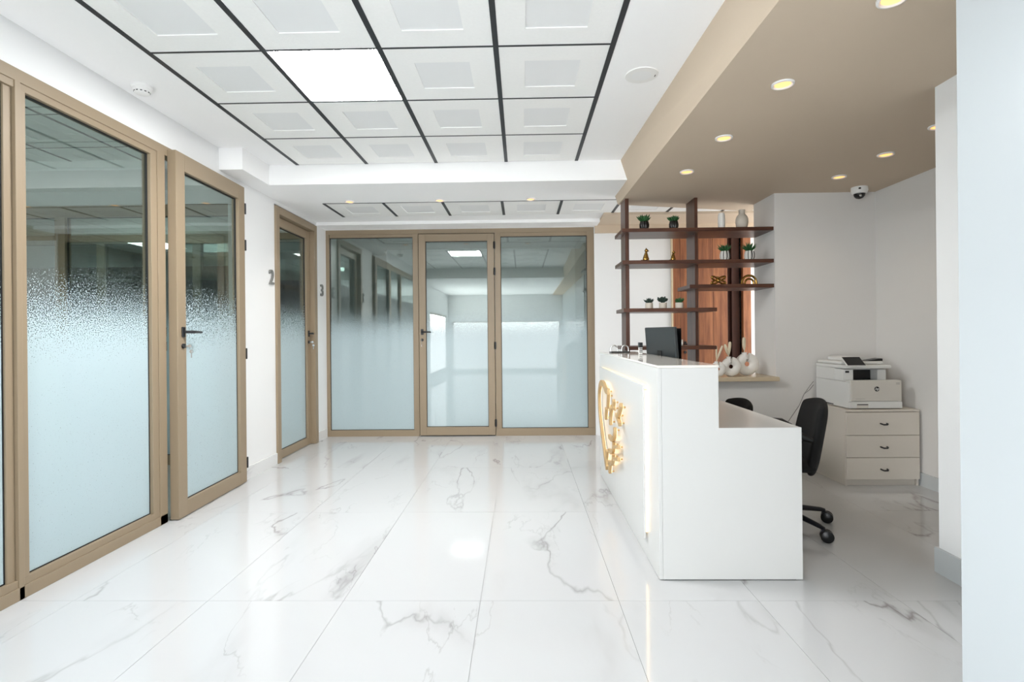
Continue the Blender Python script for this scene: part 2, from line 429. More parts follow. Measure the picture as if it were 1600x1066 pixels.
# ceiling: plaster margins, black ribs, textured tiles
ce = MB()
YN = GY0 - 3 * GP                                                   # near end of the tile field, a second lowered ceiling begins here
ce.box(XO, G0 - 0.014, YN, YBEAM, CZ, CZ + 0.05)
ce.box(G0 + 4 * GP + 0.014, 0.97, YN, YBEAM, CZ, CZ + 0.05)
ce.box(G0 - 0.02, G0 + 4 * GP + 0.02, YN, YBEAM, CZ + 0.03, CZ + 0.05)
ce.box(XO, 1.2, Y0, YN, 2.47, CZ + 0.05)
ce.box(XO, 4.3, YBEAM, 5.137, LZ, CZ + 0.05)                       # beam and lowered ceiling
ce.box(XO, 4.3, 5.73, 6.40, LZ, CZ + 0.05)
ce.box(XO, -1.955, 5.137, 5.73, LZ, CZ + 0.05)
ce.box(-1.955, 4.3, 5.137, 5.73, LZ + 0.035, CZ + 0.05)
ce.box(XL, -2.168, 4.045, YBEAM, LZ, CZ)                            # boxed duct on the left wall
ceil = ce.build('ceiling', 'ceil'); tag(ceil, 'white ceiling with black ribbed square tiles and lowered back part', 'ceiling', kind='structure')
def tile_mesh(a, b):
    m = MB(); w = 0.150
    zo, zi = 0.0, 0.005
    ox = [(-a, -b), (a, -b), (a, b), (-a, b)]; ix = [(-w, -w), (w, -w), (w, w), (-w, w)]
    vs = [(x, y, zo) for x, y in ox] + [(x, y, zo) for x, y in ix] + [(x, y, zi) for x, y in ix] + [(x, y, 0.02) for x, y in ox]
    m._add(vs, [(k, (k + 1) % 4, 4 + (k + 1) % 4, 4 + k) for k in range(4)], 0)
    m._add(vs, [(4 + k, 4 + (k + 1) % 4, 8 + (k + 1) % 4, 8 + k) for k in range(4)], 0)
    m._add(vs, [(8, 9, 10, 11)], 1)
    m._add(vs, [(k, (k + 1) % 4, 12 + (k + 1) % 4, 12 + k) for k in range(4)] + [(12, 13, 14, 15)], 0)
    me = bpy.data.meshes.new('ceiling_tile'); me.from_pydata(m.v, [], m.f)
    me.materials.append(M['tileb']); me.materials.append(M['tilec']); me.polygons.foreach_set('material_index', m.m)
    bm = bmesh.new(); bm.from_mesh(me); bmesh.ops.remove_doubles(bm, verts=bm.verts, dist=1e-5); bmesh.ops.recalc_face_normals(bm, faces=bm.faces); bm.to_mesh(me); bm.free()
    return me
tm = tile_mesh(0.286, 0.2925)
LIT = {(1, 0): 'flat square light panel glowing white in the second column of ceiling tiles'}
for i in range(4):
    for j in range(-3, 3):
        c = (G0 + (i + 0.5) * GP, GY0 + (j + 0.5) * GP, CZ)
        if (i, j) in LIT:
            r = root('ceiling_light_panel', c, LIT[(i, j)], 'ceiling light', 'square ceiling light panels')
            MB().box(-0.286, 0.286, -0.2925, 0.2925, 0.004, 0.02).build('casing', 'white_pl', r)
            MB().box(-0.280, 0.280, -0.286, 0.286, 0.0, 0.004).build('diffuser', 'panel_on', r)
        else: inst('ceiling_tile', tm, ceil, c)
for i in range(5):
    x = G0 + i * GP
    B(x - 0.014, x + 0.014, YN, YBEAM, CZ - 0.003, CZ + 0.028).build('ceiling_rib', 'rib', ceil)
crib = B(-0.286, 0.286, -0.0075, 0.0075, -0.001, 0.028).mesh('ceiling_cross_rib', 'rib')
for i in range(4):
    for j in range(-2, 3):
        inst('ceiling_cross_rib', crib, ceil, (G0 + (i + 0.5) * GP, GY0 + j * GP, CZ))
P2 = 0.588; X2 = -1.945
tm2 = tile_mesh(0.280, 0.288)
for i in range(8):
    inst('ceiling_tile', tm2, ceil, (X2 + (i + 0.5) * P2, 5.142 + 0.293, LZ))
for i in range(9):
    x = X2 + i * P2
    B(x - 0.014, x + 0.014, 5.14, 5.728, LZ - 0.003, LZ + 0.03).build('ceiling_rib', 'rib', ceil)
B(X2 - 0.01, X2 + 8 * P2, 5.130, 5.146, LZ - 0.002, LZ + 0.03).build('ceiling_cross_rib', 'rib', ceil)

# taupe dropped soffit over the reception
sf = MB()
vs = [(1.00, Y0, SZ), (0.962, 1.9, SZ), (0.936, 4.82, SZ), (0.93, 5.01, SZ), (2.34, 5.36, SZ), (2.34, 5.09, SZ), (3.2, 5.09, SZ), (3.2, Y0, SZ)]
vt = [(1.07, Y0, CZ + .02), (0.928, 1.9, CZ + .02), (0.848, 4.82, CZ + .02), (0.845, 5.01, CZ + .02), (2.34, 5.36, CZ + .02), (2.34, 5.09, CZ + .02), (3.2, 5.09, CZ + .02), (3.2, Y0, CZ + .02)]
n = len(vs)
sf._add(vs + vt, [list(range(n)), list(range(n, 2 * n))[::-1]] + [(i, (i + 1) % n, n + (i + 1) % n, n + i) for i in range(n)])
so = sf.build('ceiling_soffit', 'brown'); tag(so, 'taupe painted dropped ceiling over the reception desk', 'soffit', kind='structure')

# ------------------------------------------------------------------ glazed partitions
def gasket(mb, axis, d0, d1, a0, a1, z0, z1, w=0.008):
    for (p0, p1, q0, q1) in ((a0, a1, z0, z0 + w), (a0, a1, z1 - w, z1), (a0, a0 + w, z0, z1), (a1 - w, a1, z0, z1)):
        if axis == 'X': mb.box(d0, d1, p0, p1, q0, q1)
        else: mb.box(p0, p1, d0, d1, q0, q1)
def pane(parent, axis, d, a0, a1, z0, z1):
    g = MB(); f = MB(); k = MB()
    if axis == 'X':
        g.box(d - 0.003, d + 0.003, a0, a1, z0, z1); f.box(d + 0.005, d + 0.0056, a0 + .002, a1 - .002, z0 + .002, min(z1, 1.9))
        gasket(k, 'X', d - 0.008, d + 0.008, a0 - 0.002, a1 + 0.002, z0 - 0.002, z1 + 0.002)
    else:
        g.box(a0, a1, d - 0.003, d + 0.003, z0, z1); f.box(a0 + .002, a1 - .002, d - 0.0056, d - 0.005, z0 + .002, min(z1, 1.9))
        gasket(k, 'Y', d - 0.008, d + 0.008, a0 - 0.002, a1 + 0.002, z0 - 0.002, z1 + 0.002)
    go = g.build('glass_pane', 'glass', parent)
    f.build('frosted_film', 'film', go)
    k.build('gasket', 'gasket', go)
    return go
def lever(parent, axis, p, sgn, length=0.125):
    # rose plate, neck and lever, lock rosette below; p = position on leaf surface, lever runs along +axis*sgn
    h = root('door_handle', p); h.parent = parent
    ro = MB(); ne = MB(); lv = MB(); lk = MB()
    if axis == 'X':      # surface faces +X, lever along +Y
        ro.box(0, 0.010, -0.016, 0.016, -0.034, 0.034)
        lv.tube([(0.008, 0, 0), (0.045, 0, 0), (0.055, 0.012 * sgn, 0), (0.056, 0.05 * sgn, 0), (0.054, length * sgn, -0.002)], [0.010, 0.010, 0.011, 0.010, 0.008], 10)
        lk.lathe([(0.0, 0.012), (0.016, 0.012), (0.017, 0), (0.017, -0.001)], (0, 0, -0.095), 18, 'X'); 
    else:                # surface faces -Y, lever along +X
        ro.box(-0.016, 0.016, -0.010, 0, -0.034, 0.034)
        lv.tube([(0, -0.008, 0), (0, -0.045, 0), (0.012 * sgn, -0.055, 0), (0.05 * sgn, -0.056, 0), (length * sgn, -0.054, -0.002)], [0.010, 0.010, 0.011, 0.010, 0.008], 10)
        lk.lathe([(0.017, 0.001), (0.017, 0), (0.016, -0.012), (0.0, -0.012)], (0, 0, -0.095), 18, 'Y')
    ro.build('rose', 'blackm', h, bevel=0.003); lv.build('lever', 'blackm', h, smooth=50); lk.build('lock_rosette', 'blackm', h, smooth=40)
    return h
def key(name, loc, rz, label):
    r = root(name, loc, label, 'key', 'keys left in the door locks', rz=rz)     # local +x points out of the door
    m = MB(); m.box(0.0, 0.022, -0.0012, 0.0012, -0.004, 0.004); m.lathe([(0.004, 0), (0.012, 0), (0.012, 0.002), (0.004, 0.002)], (0.032, -0.001, 0), 16, 'Y')
    m.build('inserted_key', 'chrome', r)
    m = MB(); m.tube([(0.040 + 0.011 * math.cos(a), 0, -0.016 + 0.014 * math.sin(a)) for a in [2 * PI * k / 16 for k in range(16)]], 0.0012, 6, closed=True, up=Vector((0, 1, 0.01)))
    m.build('key_ring', 'chrome', r)
    m = MB(); m.lathe([(0.003, 0), (0.013, 0), (0.013, 0.002), (0.003, 0.002)], (0.040, 0.003, -0.038), 16, 'Y'); m.box(0.036, 0.044, 0.003, 0.005, -0.080, -0.048)
    m.build('spare_key', 'chrome', r)
    return r
def hinge(parent, loc, axis):
    m = MB()
    m.cyl((0, 0, -0.045), 0.009, 0.09)
    if axis == 'X': m.box(-0.004, 0.004, -0.012, 0.014, -0.04, 0.04)
    else: m.box(-0.014, 0.012, -0.004, 0.004, -0.04, 0.04)
    o = m.build('hinge', 'blackm', parent, smooth=40); o.location = loc
XF = XL + 0.006           # face of the aluminium frames on the left wall
# window_1: two fixed panes on the left wall
w1 = root('window_1', (XL, 2.9, 0), 'tall fixed glass panes in taupe frame left of the first door', 'glazed partition', kind='structure')
def wp(name, *a): 
    a = list(a); a[0] -= XL; a[1] -= XL; a[2] -= 2.9; a[3] -= 2.9
    return B(*a).build(name, 'frame', w1, bevel=0.002)
XI = XF - 0.075
wp('header', XI, XF, 0.42, 4.372, 2.428, 2.489)
wp('header_bead', XI + .01, XF - .006, 0.42, 3.42, 2.394, 2.43)
wp('sill', XI, XF, 0.42, 3.415, 0.0, 0.060)
wp('sill_bead', XI + .01, XF - .006, 0.42, 3.41, 0.060, 0.096)
wp('stile', XI, XF, 2.392, 2.420, 0.0, 2.43); wp('stile', XI + .01, XF - .004, 2.418, 2.447, 0.094, 2.396)
wp('stile', XI + .01, XF - .018, 2.352, 2.392, 0.094, 2.396)
wp('stile', XI, XF, 3.345, 3.415, 0.0, 2.43); wp('stile', XI + .01, XF - .006, 3.290, 3.345, 0.094, 2.396)
wp('stile', XI, XF, 0.40, 0.46, 0.0, 2.43)
wp('door_jamb', XI, XF, 4.345, 4.372, 0.0, 2.43)
pane(w1, 'X', -0.030, 2.447 - 2.9, 3.290 - 2.9, 0.096, 2.394)
pane(w1, 'X', -0.030, 0.46 - 2.9, 2.352 - 2.9, 0.096, 2.394)
for z in (1.256, 1.161):
    B(-0.03, 0.004, 0.514, 0.522, z - 0.03, z + 0.03).build('strike_plate', 'blackm', w1)
# door_1: leaf on the left wall, slightly ajar
d1 = root('door_1', (XF, 4.345, 0), 'glass door in taupe frame standing slightly ajar on the left wall', 'door', kind='structure', rz=math.radians(1.4))
def leaf(parent, axis, t0, t1, a0, a1, z0, z1, sw, tw_, bw):
    def pb(n, p0, p1, q0, q1, i=0):
        if axis == 'X': B(t0 + i, t1 - i, p0, p1, q0, q1).build(n, 'frame', parent, bevel=0.0025)
        else: B(p0, p1, t0 + i, t1 - i, q0, q1).build(n, 'frame', parent, bevel=0.0025)
    pb('leaf_stile', a0, a0 + sw, z0, z1); pb('leaf_stile', a1 - sw, a1, z0, z1)
    pb('top_rail', a0 + sw, a1 - sw, z1 - tw_, z1); pb('bottom_rail', a0 + sw, a1 - sw, z0, z0 + bw)
    return pane(parent, axis, (t0 + t1) / 2 - 0.004 if axis == 'X' else (t0 + t1) / 2 + 0.004, a0 + sw, a1 - sw, z0 + bw, z1 - tw_)
leaf(d1, 'X', -0.022, 0.036, -0.908, -0.004, 0.006, 2.470, 0.096, 0.118, 0.102)
B(-0.026, -0.0222, -0.906, -0.012, 0.001, 0.012).build('brush_seal', 'gasket', d1)
lever(d1, 'X', (0.036, -0.850, 1.256), 1)
for z in (2.293, 1.987, 1.077, 0.164): hinge(d1, (0.034, 0.004, z), 'X')
key('door_key', (XF + 0.048 + 0.024, 4.345 - 0.850, 1.161), math.radians(1.4), 'small key ring hanging in the lock of the ajar glass door')
# door_2
d2 = root('door_2', (XL, 5.45, 0), 'narrow glass door in taupe frame beside the numeral two', 'door', kind='structure')
def d2b(n, x0, x1, y0, y1, z0, z1): return B(x0 - XL, x1 - XL, y0 - 5.45, y1 - 5.45, z0, z1).build(n, 'frame', d2, bevel=0.002)
XG = XL + 0.022
d2b('door_jamb', XL - 0.09, XG, 4.956, 5.022, 0, 2.474); d2b('door_jamb', XL - 0.09, XG, 5.872, 5.945, 0, 2.474)
d2b('door_head', XL - 0.09, XG, 5.022, 5.872, 2.402, 2.474)
leaf(d2, 'X', -0.085, -0.035, 5.026 - 5.45, 5.868 - 5.45, 0.006, 2.397, 0.085, 0.09, 0.08)
lever(d2, 'X', (-0.035, 5.820 - 5.45, 1.245), -1, 0.11)
key('door_key', (XL - 0.035 + 0.012, 5.820, 1.150), 0, 'small key ring hanging in the lock of the glass door numbered two')
# window_2: fixed frame of the end partition, and door_3 in the middle of it
YF = 6.268
w2r = root('window_2', (-0.75, YF, 0), 'end partition of fixed glass panes in taupe frame around a door', 'glazed partition', kind='structure')
def w2b(n, x0, x1, z0, z1, dy=0.0): return B(x0 + 0.75, x1 + 0.75, dy, 0.075, z0, z1).build(n, 'frame', w2r, bevel=0.002)
w2b('header', -2.354, 0.874, 2.435, 2.490); w2b('header_bead', -2.31, -1.24, 2.398, 2.435, 0.006); w2b('header_bead', -0.30, 0.84, 2.392, 2.435, 0.006)
w2b('sill', -2.354, -1.236, 0.0, 0.074); w2b('sill', -0.316, 0.874, 0.0, 0.088)
w2b('stile', -2.354, -2.315, 0.074, 2.435); w2b('stile', -1.302, -1.236, 0.074, 2.435); w2b('stile', -0.316, -0.245, 0.088, 2.435); w2b('stile', 0.790, 0.874, 0.088, 2.435)
pane(w2r, 'Y', 0.03, -2.315 + .75, -1.302 + .75, 0.074, 2.398); pane(w2r, 'Y', 0.03, -0.245 + .75, 0.790 + .75, 0.088, 2.392)
d3 = root('door_3', (-0.32, YF, 0), 'glass door with black lever in the middle of the end partition', 'door', kind='structure')
leaf(d3, 'Y', -0.018, 0.045, -0.908, -0.002, 0.012, 2.426, 0.080, 0.086, 0.098)
B(-0.9, -0.01, -0.01, 0.03, 0.001, 0.012).build('brush_seal', 'gasket', d3)
lever(d3, 'Y', (-0.872, -0.018, 1.253), 1, 0.115)
for px_, py_ in ((774, 383), (774, 424), (777, 540), (778, 661)): hinge(d3, (0.002, -0.014, at(px_, py_, 6.25).z), 'Y')
key('door_key', (-0.32 - 0.872, YF - 0.030, 1.158), -PI / 2, 'small key ring hanging in the lock of the end glass door')

# rooms behind the glass
rm = MB()
rm.box(-7, -6.9, 0.2, 9.3, 0, 2.75); rm.box(-6.9, 4.3, 9.2, 9.3, 0, 2.75); rm.box(-6.9, XO, 0.1, 0.2, 0, 2.75); rm.box(4.2, 4.3, 6.4, 9.2, 0, 2.75)
rm.box(-6.9, XO, 4.92, 5.02, 2.49, 2.75); rm.box(0.95, 1.05, 6.40, 9.2, 0, 2.75)
rm.box(-6.9, XO, 6.36, 6.46, 2.49, 2.75); rm.box(-2.45, -2.37, 6.40, 9.2, 0, 2.75)
tag(rm.build('wall_rooms', 'wall'), 'white walls of the rooms behind the glass partitions', 'wall', kind='structure')
rc = MB(); rc.box(-6.9, XO, 0.1, 9.2, CZ + 0.03, CZ + 0.06); rc.box(XO, 4.3, 6.40, 9.2, CZ + 0.03, CZ + 0.06); rc.box(-6.9, XO, 4.3, 4.92, 2.62, CZ + 0.03)
rco = rc.build('ceiling_rooms', 'ceil'); tag(rco, 'tiled ceiling of the rooms behind the glass', 'ceiling', kind='structure')
for i in range(7):
    for j in range(7):
        inst('ceiling_tile', tm, rco, (-2.85 - i * GP, 0.4 + (j + 0.5) * GP - 0.01, CZ))
for i in range(8): B(-2.55 - i * GP - 0.01, -2.55 - i * GP + 0.01, 0.1, 4.6, CZ - .002, CZ + 0.03).build('ceiling_rib', 'rib', rco)
for j in range(8): B(-6.8, -2.5, 0.39 + j * GP - 0.005, 0.39 + j * GP + 0.005, CZ - .001, CZ + 0.03).build('ceiling_cross_rib', 'rib', rco)
for i in range(7):
    inst('ceiling_tile', tm, rco, (-2.85 - i * GP, 5.40, CZ)); inst('ceiling_tile', tm, rco, (-2.85 - i * GP, 6.00, CZ))
for x, y, lab in ((-4.05, 1.00, 'added out-of-view light panel of the room behind the left panes, nearer the glass'), (-5.85, 1.60, 'added out-of-view light panel deep in the room behind the left panes'), (-4.65, 5.40, 'added out-of-view light panel in the room behind the door numbered two')):
    r_ = root('ceiling_light_panel', (x, y, CZ), lab, 'ceiling light', 'square ceiling light panels')  # lamps added out of sight to brighten the rooms behind the glass
    MB().box(-0.286, 0.286, -0.2925, 0.2925, -0.002, 0.02).build('casing', 'white_pl', r_); MB().box(-0.280, 0.280, -0.286, 0.286, -0.006, -0.002).build('diffuser', 'panel_added', r_)
def inner_partition(n, y, label, posts):
    r = root(n, (-4.6, y, 0), label, 'glazed partition', kind='structure')
    def b_(nm, x0, x1, z0, z1): B(x0 + 4.6, x1 + 4.6, -0.035, 0.035, z0, z1).build(nm, 'frame', r)
    b_('header', -6.88, -2.48, 2.38, 2.489); b_('sill', -6.88, -2.48, 0, 0.09)
    for x in posts: b_('stile', x - 0.05, x + 0.05, 0.09, 2.38)
    ps = sorted(posts)
    for a, c in zip(ps[:-1], ps[1:]): pane(r, 'Y', 0.0, a + 0.05 + 4.6, c - 0.05 + 4.6, 0.09, 2.38)
inner_partition('window_3', 4.97, 'inner glass partition seen through the left panes', (-6.83, -5.7, -4.42, -3.5, -2.53))
inner_partition('window_4', 6.41, 'far inner glass partition behind the numbered rooms', (-6.83, -5.2, -4.0, -2.53))
# entrance glazing behind the viewer
en = root('window_5', (XO + 0.06, -2.30, 0), 'wide entrance window on the left behind the viewer', 'window', kind='structure')
for y in (-1.42, -0.47, 0.47, 1.42): B(-.03, .03, y - .03, y + .03, 0.15, 1.80).build('stile', 'frame', en)
B(-.03, .03, -1.42, 1.42, 0.15, 0.2).build('sill', 'frame', en); B(-.03, .03, -1.42, 1.42, 1.75, 1.80).build('header', 'frame', en)

en = root('rear_fill_frame', (-0.5, Y0 - 0.07, 0), 'added frame of the rear fill light behind the viewer', 'window', kind='structure')  # made-up glazing bars round the added rear light
for x in (-1.69, -0.56, 0.56, 1.69): B(x - .03, x + .03, -.03, .03, 0.10, 1.62).build('stile', 'frame', en)
B(-1.69, 1.69, -.03, .03, 0.10, 0.15).build('sill', 'frame', en); B(-1.69, 1.69, -.03, .03, 1.57, 1.62).build('header', 'frame', en)

# door numerals
nm = text_mesh('door_numeral', '2', 0.195, 0.008, 'steel', bold=0.001)
o = inst('door_numeral', nm, None, (XL + 0.010, 4.872, 1.768)); o.rotation_euler = (PI / 2, 0, PI / 2)
tag(o, 'brushed metal numeral 2 on the white wall', 'numeral', 'metal door numerals')
nm = text_mesh('door_numeral', '3', 0.195, 0.008, 'steel', bold=0.001)
o = inst('door_numeral', nm, None, (XL + 0.010, 6.11, 1.745)); o.rotation_euler = (PI / 2, 0, PI / 2)
tag(o, 'brushed metal numeral 3 by the corner of the end partition', 'numeral', 'metal door numerals')

# wooden door behind the shelves
dw = root('door_4', (1.80, 6.235, 0), 'brown wooden door with black lever behind the shelves', 'door', kind='structure')
for a, c in ((0.0, 0.083), (0.086, 0.30), (0.303, 0.47), (0.473, 0.64)):
    B(a, c, 0, 0.04, 0.01, 2.39).build('board', 'door_wood', dw, bevel=0.002)
B(-0.022, -0.002, -0.01, 0.06, 0, 2.405).build('door_jamb', 'ledge', dw)
B(0.64, 0.73, 0.16, 0.17, 0, 2.39).build('board', 'shade_wood', dw); B(0.73, 0.82, 0.10, 0.165, 0, 2.39).build('board', 'shade_wood', dw)  # darker wood tone stands for the shade in the gap beside the leaf
B(0.82, 0.912, -0.01, 0.05, 0, 2.39).build('board', 'door_wood', dw, bevel=0.002)
lever(dw, 'Y', (0.135, 0.0, 1.078), 1, 0.085)

# ------------------------------------------------------------------ ceiling fittings
def downlight(loc, label, group, r=0.05, power=3, col=(1, 0.80, 0.55)):
    o = root('downlight', loc, label, 'downlight', group)
    m = MB(); m.lathe([(r * 0.72, 0.012), (r * 0.74, -0.004), (r * 0.86, -0.010), (r, -0.008), (r * 1.02, 0.0)], (0, 0, 0), 28)
    m2 = MB(); m.f = m.f[:-2]; m.m = m.m[:-2]
    m.build('trim_ring', 'white_pl', o, smooth=40)
    MB().lathe([(0.0, 0.004), (r * 0.71, 0.004), (r * 0.71, 0.010), (0, 0.010)], (0, 0, -0.008), 24).build('lamp', 'warm', o, smooth=40)
    l = bpy.data.lights.new('downlight_beam', 'SPOT'); l.energy = power; l.color = col; l.spot_size = math.radians(115); l.spot_blend = 0.8; l.shadow_soft_size = 0.03
    lo = bpy.data.objects.new('downlight_beam', l); COL.objects.link(lo); lo.parent = o; lo.location = (0, 0, -0.02)
    return o
for u, v, lab in ((1223, 131, 'large warm round downlight in the taupe ceiling nearest the viewer'), (1131, 215, 'middle round downlight of the row above the desk counter'), (1073, 268, 'round downlight in the taupe ceiling nearest the shelves'),
                  (1384, 241, 'round downlight in the taupe ceiling near the side wall above the printer'), (1311, 276, 'round downlight just left of the dome camera'), (1466.5, 197, 'downlight half hidden behind the white pier'), (1395, -3, 'downlight at the top edge of the taupe ceiling')):
    r_ = at(u, v, 1.0) - Vector((0, 0, CAMH)); p = Vector((0, 0, CAMH)) + r_ * ((SZ - CAMH) / r_.z)
    downlight((p.x, p.y, SZ), lab, 'downlights in the taupe ceiling', 0.052, 1.5)
for x, lab in ((-1.664, 'leftmost small downlight in front of the lowered ceiling tiles'), (-0.783, 'middle small downlight in front of the lowered ceiling tiles'), (0.10, 'rightmost small downlight in front of the lowered ceiling tiles')):
    downlight((x, 5.065, LZ), lab, 'downlights in the lowered ceiling', 0.045, 12, (1.0, 0.90, 0.78))

sd = root('smoke_detector', (-2.215, 3.03, CZ), 'round white smoke detector on the ceiling above the left panes', 'smoke detector')
MB().lathe([(0.056, 0), (0.056, -0.012), (0.050, -0.018), (0.0, -0.018)], (0, 0, 0), 32).build('mounting_base', 'white_pl', sd, smooth=40)
MB().lathe([(0.047, -0.018), (0.047, -0.028), (0.040, -0.034), (0.040, -0.042), (0.030, -0.050), (0.0, -0.050)], (0, 0, 0), 32).build('sensor_head', 'white_pl', sd, smooth=40)
for k in range(12):
    a = 2 * PI * k / 12
    m = MB(); m.box(-0.005, 0.005, -0.0415, -0.0385, -0.0405, -0.0355); o = m.build('vent_slot', 'gasket', sd); o.rotation_euler = (0, 0, a)
sp = root('ceiling_speaker', (0.700, 3.005, CZ), 'flat round white ceiling speaker beside the tile grid', 'speaker')
MB().lathe([(0.084, -0.006), (0.092, -0.005), (0.094, 0.0), (0.084, 0.0)], (0, 0, 0), 40).build('rim', 'white_pl', sp, smooth=40)
MB().lathe([(0.084, -0.002), (0.083, -0.0055), (0.0, -0.007)], (0, 0, 0), 40).build('grille', 'tilec', sp, smooth=40)
B(0.074, 0.078, -0.010, 0.010, -0.008, -0.005).build('brand_tab', 'gasket', sp)
dc = root('dome_camera', (2.895, 4.52, SZ), 'white dome security camera in the corner of the taupe ceiling', 'security camera')
MB().lathe([(0.062, 0.0), (0.064, -0.03), (0.056, -0.052), (0.044, -0.056), (0, -0.056)], (0, 0, 0), 32).build('housing', 'white_pl', dc, smooth=50)
MB().lathe([(0.044, -0.055), (0.040, -0.075), (0.026, -0.092), (0.010, -0.098), (0, -0.099)], (0, 0, 0), 28).build('dome', 'blackp', dc, smooth=60)
MB().ell((-0.012, -0.034, -0.076), (0.012, 0.008, 0.012), 12, 8).build('lens', 'chrome', dc, smooth=60)
B(-0.040, -0.026, -0.0625, -0.052, -0.028, -0.016).build('indicator', 'gasket', dc)

# ------------------------------------------------------------------ reception desk
DX, DXC, DXR, DY0, DY1, DH, DL = 0.669, 0.966, 1.369, 2.592, 4.50, 1.060, 0.750
dk = root('reception_desk', ((DX + DXR) / 2, (DY0 + DY1) / 2, 0), 'white lacquered reception desk with raised counter and backlit front', 'desk')
OX, OY = (DX + DXR) / 2, (DY0 + DY1) / 2
def dpart(n, m, x0, x1, y0, y1, z0, z1, bev=0.0015): return B(x0 - OX, x1 - OX, y0 - OY, y1 - OY, z0, z1).build(n, m, dk, bevel=bev)
for (ya, yb) in ((DY0, DY0 + 0.02), (DY1 - 0.02, DY1)):
    MB().prism([(DX + 0.018 - OX, 0.004), (DXR - OX, 0.004), (DXR - OX, DL), (DXC - OX, DL), (DXC - OX, DH - 0.013), (DX + 0.018 - OX, DH - 0.013)], 'Y', ya - OY, yb - OY).build('end_panel', 'desk', dk, bevel=0.001)
dpart('front_panel', 'desk', DX, DX + 0.0175, DY0, DY1, 0.004, DH - 0.013)
dpart('counter_top', 'top', DX - 0.002, DXC + 0.003, DY0 - 0.003, DY1, DH - 0.0125, DH)
dpart('inner_panel', 'desk', DXC - 0.018, DXC, DY0 + 0.021, DY1 - 0.021, DL + 0.001, DH - 0.013)
dpart('desk_top', 'desk', DX + 0.02, DXR - 0.001, DY0 + 0.0205, DY1 - 0.0205, DL - 0.025, DL)
dpart('plinth', 'gasket', DX + 0.03, DXR - 0.03, DY0 + 0.005, DY0 + 0.018, 0.0, 0.0045, 0); dpart('plinth', 'gasket', DX + 0.005, DX + 0.015, DY0 + 0.02, DY1 - 0.02, 0.0, 0.0045, 0)
PX0, PX1, PY0, PY1, PZ0, PZ1 = DX - 0.022, DX - 0.010, 2.825, 4.38, 0.115, 0.940
fp = dpart('floating_panel', 'desk', PX0, PX1, PY0, PY1, PZ0, PZ1)
for (y0, y1, z0, z1) in ((PY0 + .012, PY0 + .020, PZ0 + .03, PZ1 - .03), (PY1 - .02, PY1 - .012, PZ0 + .03, PZ1 - .03), (PY0 + .012, PY1 - .012, PZ1 - .020, PZ1 - .012)):
    dpart('led_strip', 'led', PX1, DX, y0, y1, z0, z1, 0)
# emblem of raised gilt strokes standing off the front panel
em = root('emblem', (PX0 - OX, 3.75 - OY, 0.2)); em.parent = dk; em['label'] = 'gilt backlit emblem of curved raised strokes on the desk front'
def smooth_path(p, n=5):
    out = []; P_ = [Vector((a, b)) for a, b in p]
    for i in range(len(P_) - 1):
        p0, p1, p2, p3 = P_[max(i - 1, 0)], P_[i], P_[i + 1], P_[min(i + 2, len(P_) - 1)]
        for k in range(n):
            t = k / n
            out.append(0.5 * ((2 * p1) + (p2 - p0) * t + (2 * p0 - 5 * p1 + 4 * p2 - p3) * t * t + (3 * p1 - p0 - 3 * p2 + p3) * t ** 3))
    out.append(P_[-1]); return out
def onx(u, v, X_):
    a = at(u, v, 1.0) - Vector((0, 0, CAMH)); p = Vector((0, 0, CAMH)) + a * (X_ / a.x)
    return (p.y, p.z)
raw = [([(948.5, 612), (945, 610), (941.5, 601), (937.5, 598.5), (935.2, 606), (934.4, 618), (935, 640), (937.5, 665), (941, 692), (944.5, 719), (946.5, 732)], .060),
       ([(948.5, 615), (948, 626), (947.5, 638)], .045), ([(945.5, 638), (945, 647), (944.7, 655)], .045),
       ([(957, 626), (956.4, 634), (956.8, 640)], .050), ([(953.5, 636), (952, 650), (951.8, 664)], .045),
       ([(968.3, 633), (965.5, 644), (963.5, 652)], .045), ([(961, 648), (964, 656), (966.5, 664)], .040),
       ([(958.3, 668), (958.2, 680), (955, 687), (950, 682)], .045), ([(964.5, 699), (960.5, 698.6), (957, 698.4)], .035), ([(956.6, 691), (956.2, 702), (953.5, 707), (950, 704)], .040),
       ([(964.5, 718), (960.5, 717.6), (957, 717.4)], .035), ([(956.2, 710), (955.8, 720), (953, 725), (949.5, 722)], .040),
       ([(946.6, 704), (945.8, 716), (946, 729)], .045), ([(951.5, 724), (950.8, 732), (950.6, 739)], .045)]
strokes = [([onx(u, v, PX0 - 0.040) for u, v in p], w) for p, w in raw]
for p, w in strokes:
    sm = [(q.x - 3.75, q.y - 0.2) for q in smooth_path(p)]
    w *= 0.7
    st = MB().ribbon(sm, w, -0.040, -0.020).build('stroke', 'gold', em, bevel=0.002)
    MB().ribbon(sm[1:-1] if len(sm) > 4 else sm, w * 0.6, -0.0195, -0.016).build('backlight', 'ledb', em)
    for q in (sm[2], sm[-3]): MB().cyl((-0.0199, q[0], q[1]), 0.006, 0.0199, 'X', 8).build('standoff', 'gold', em)

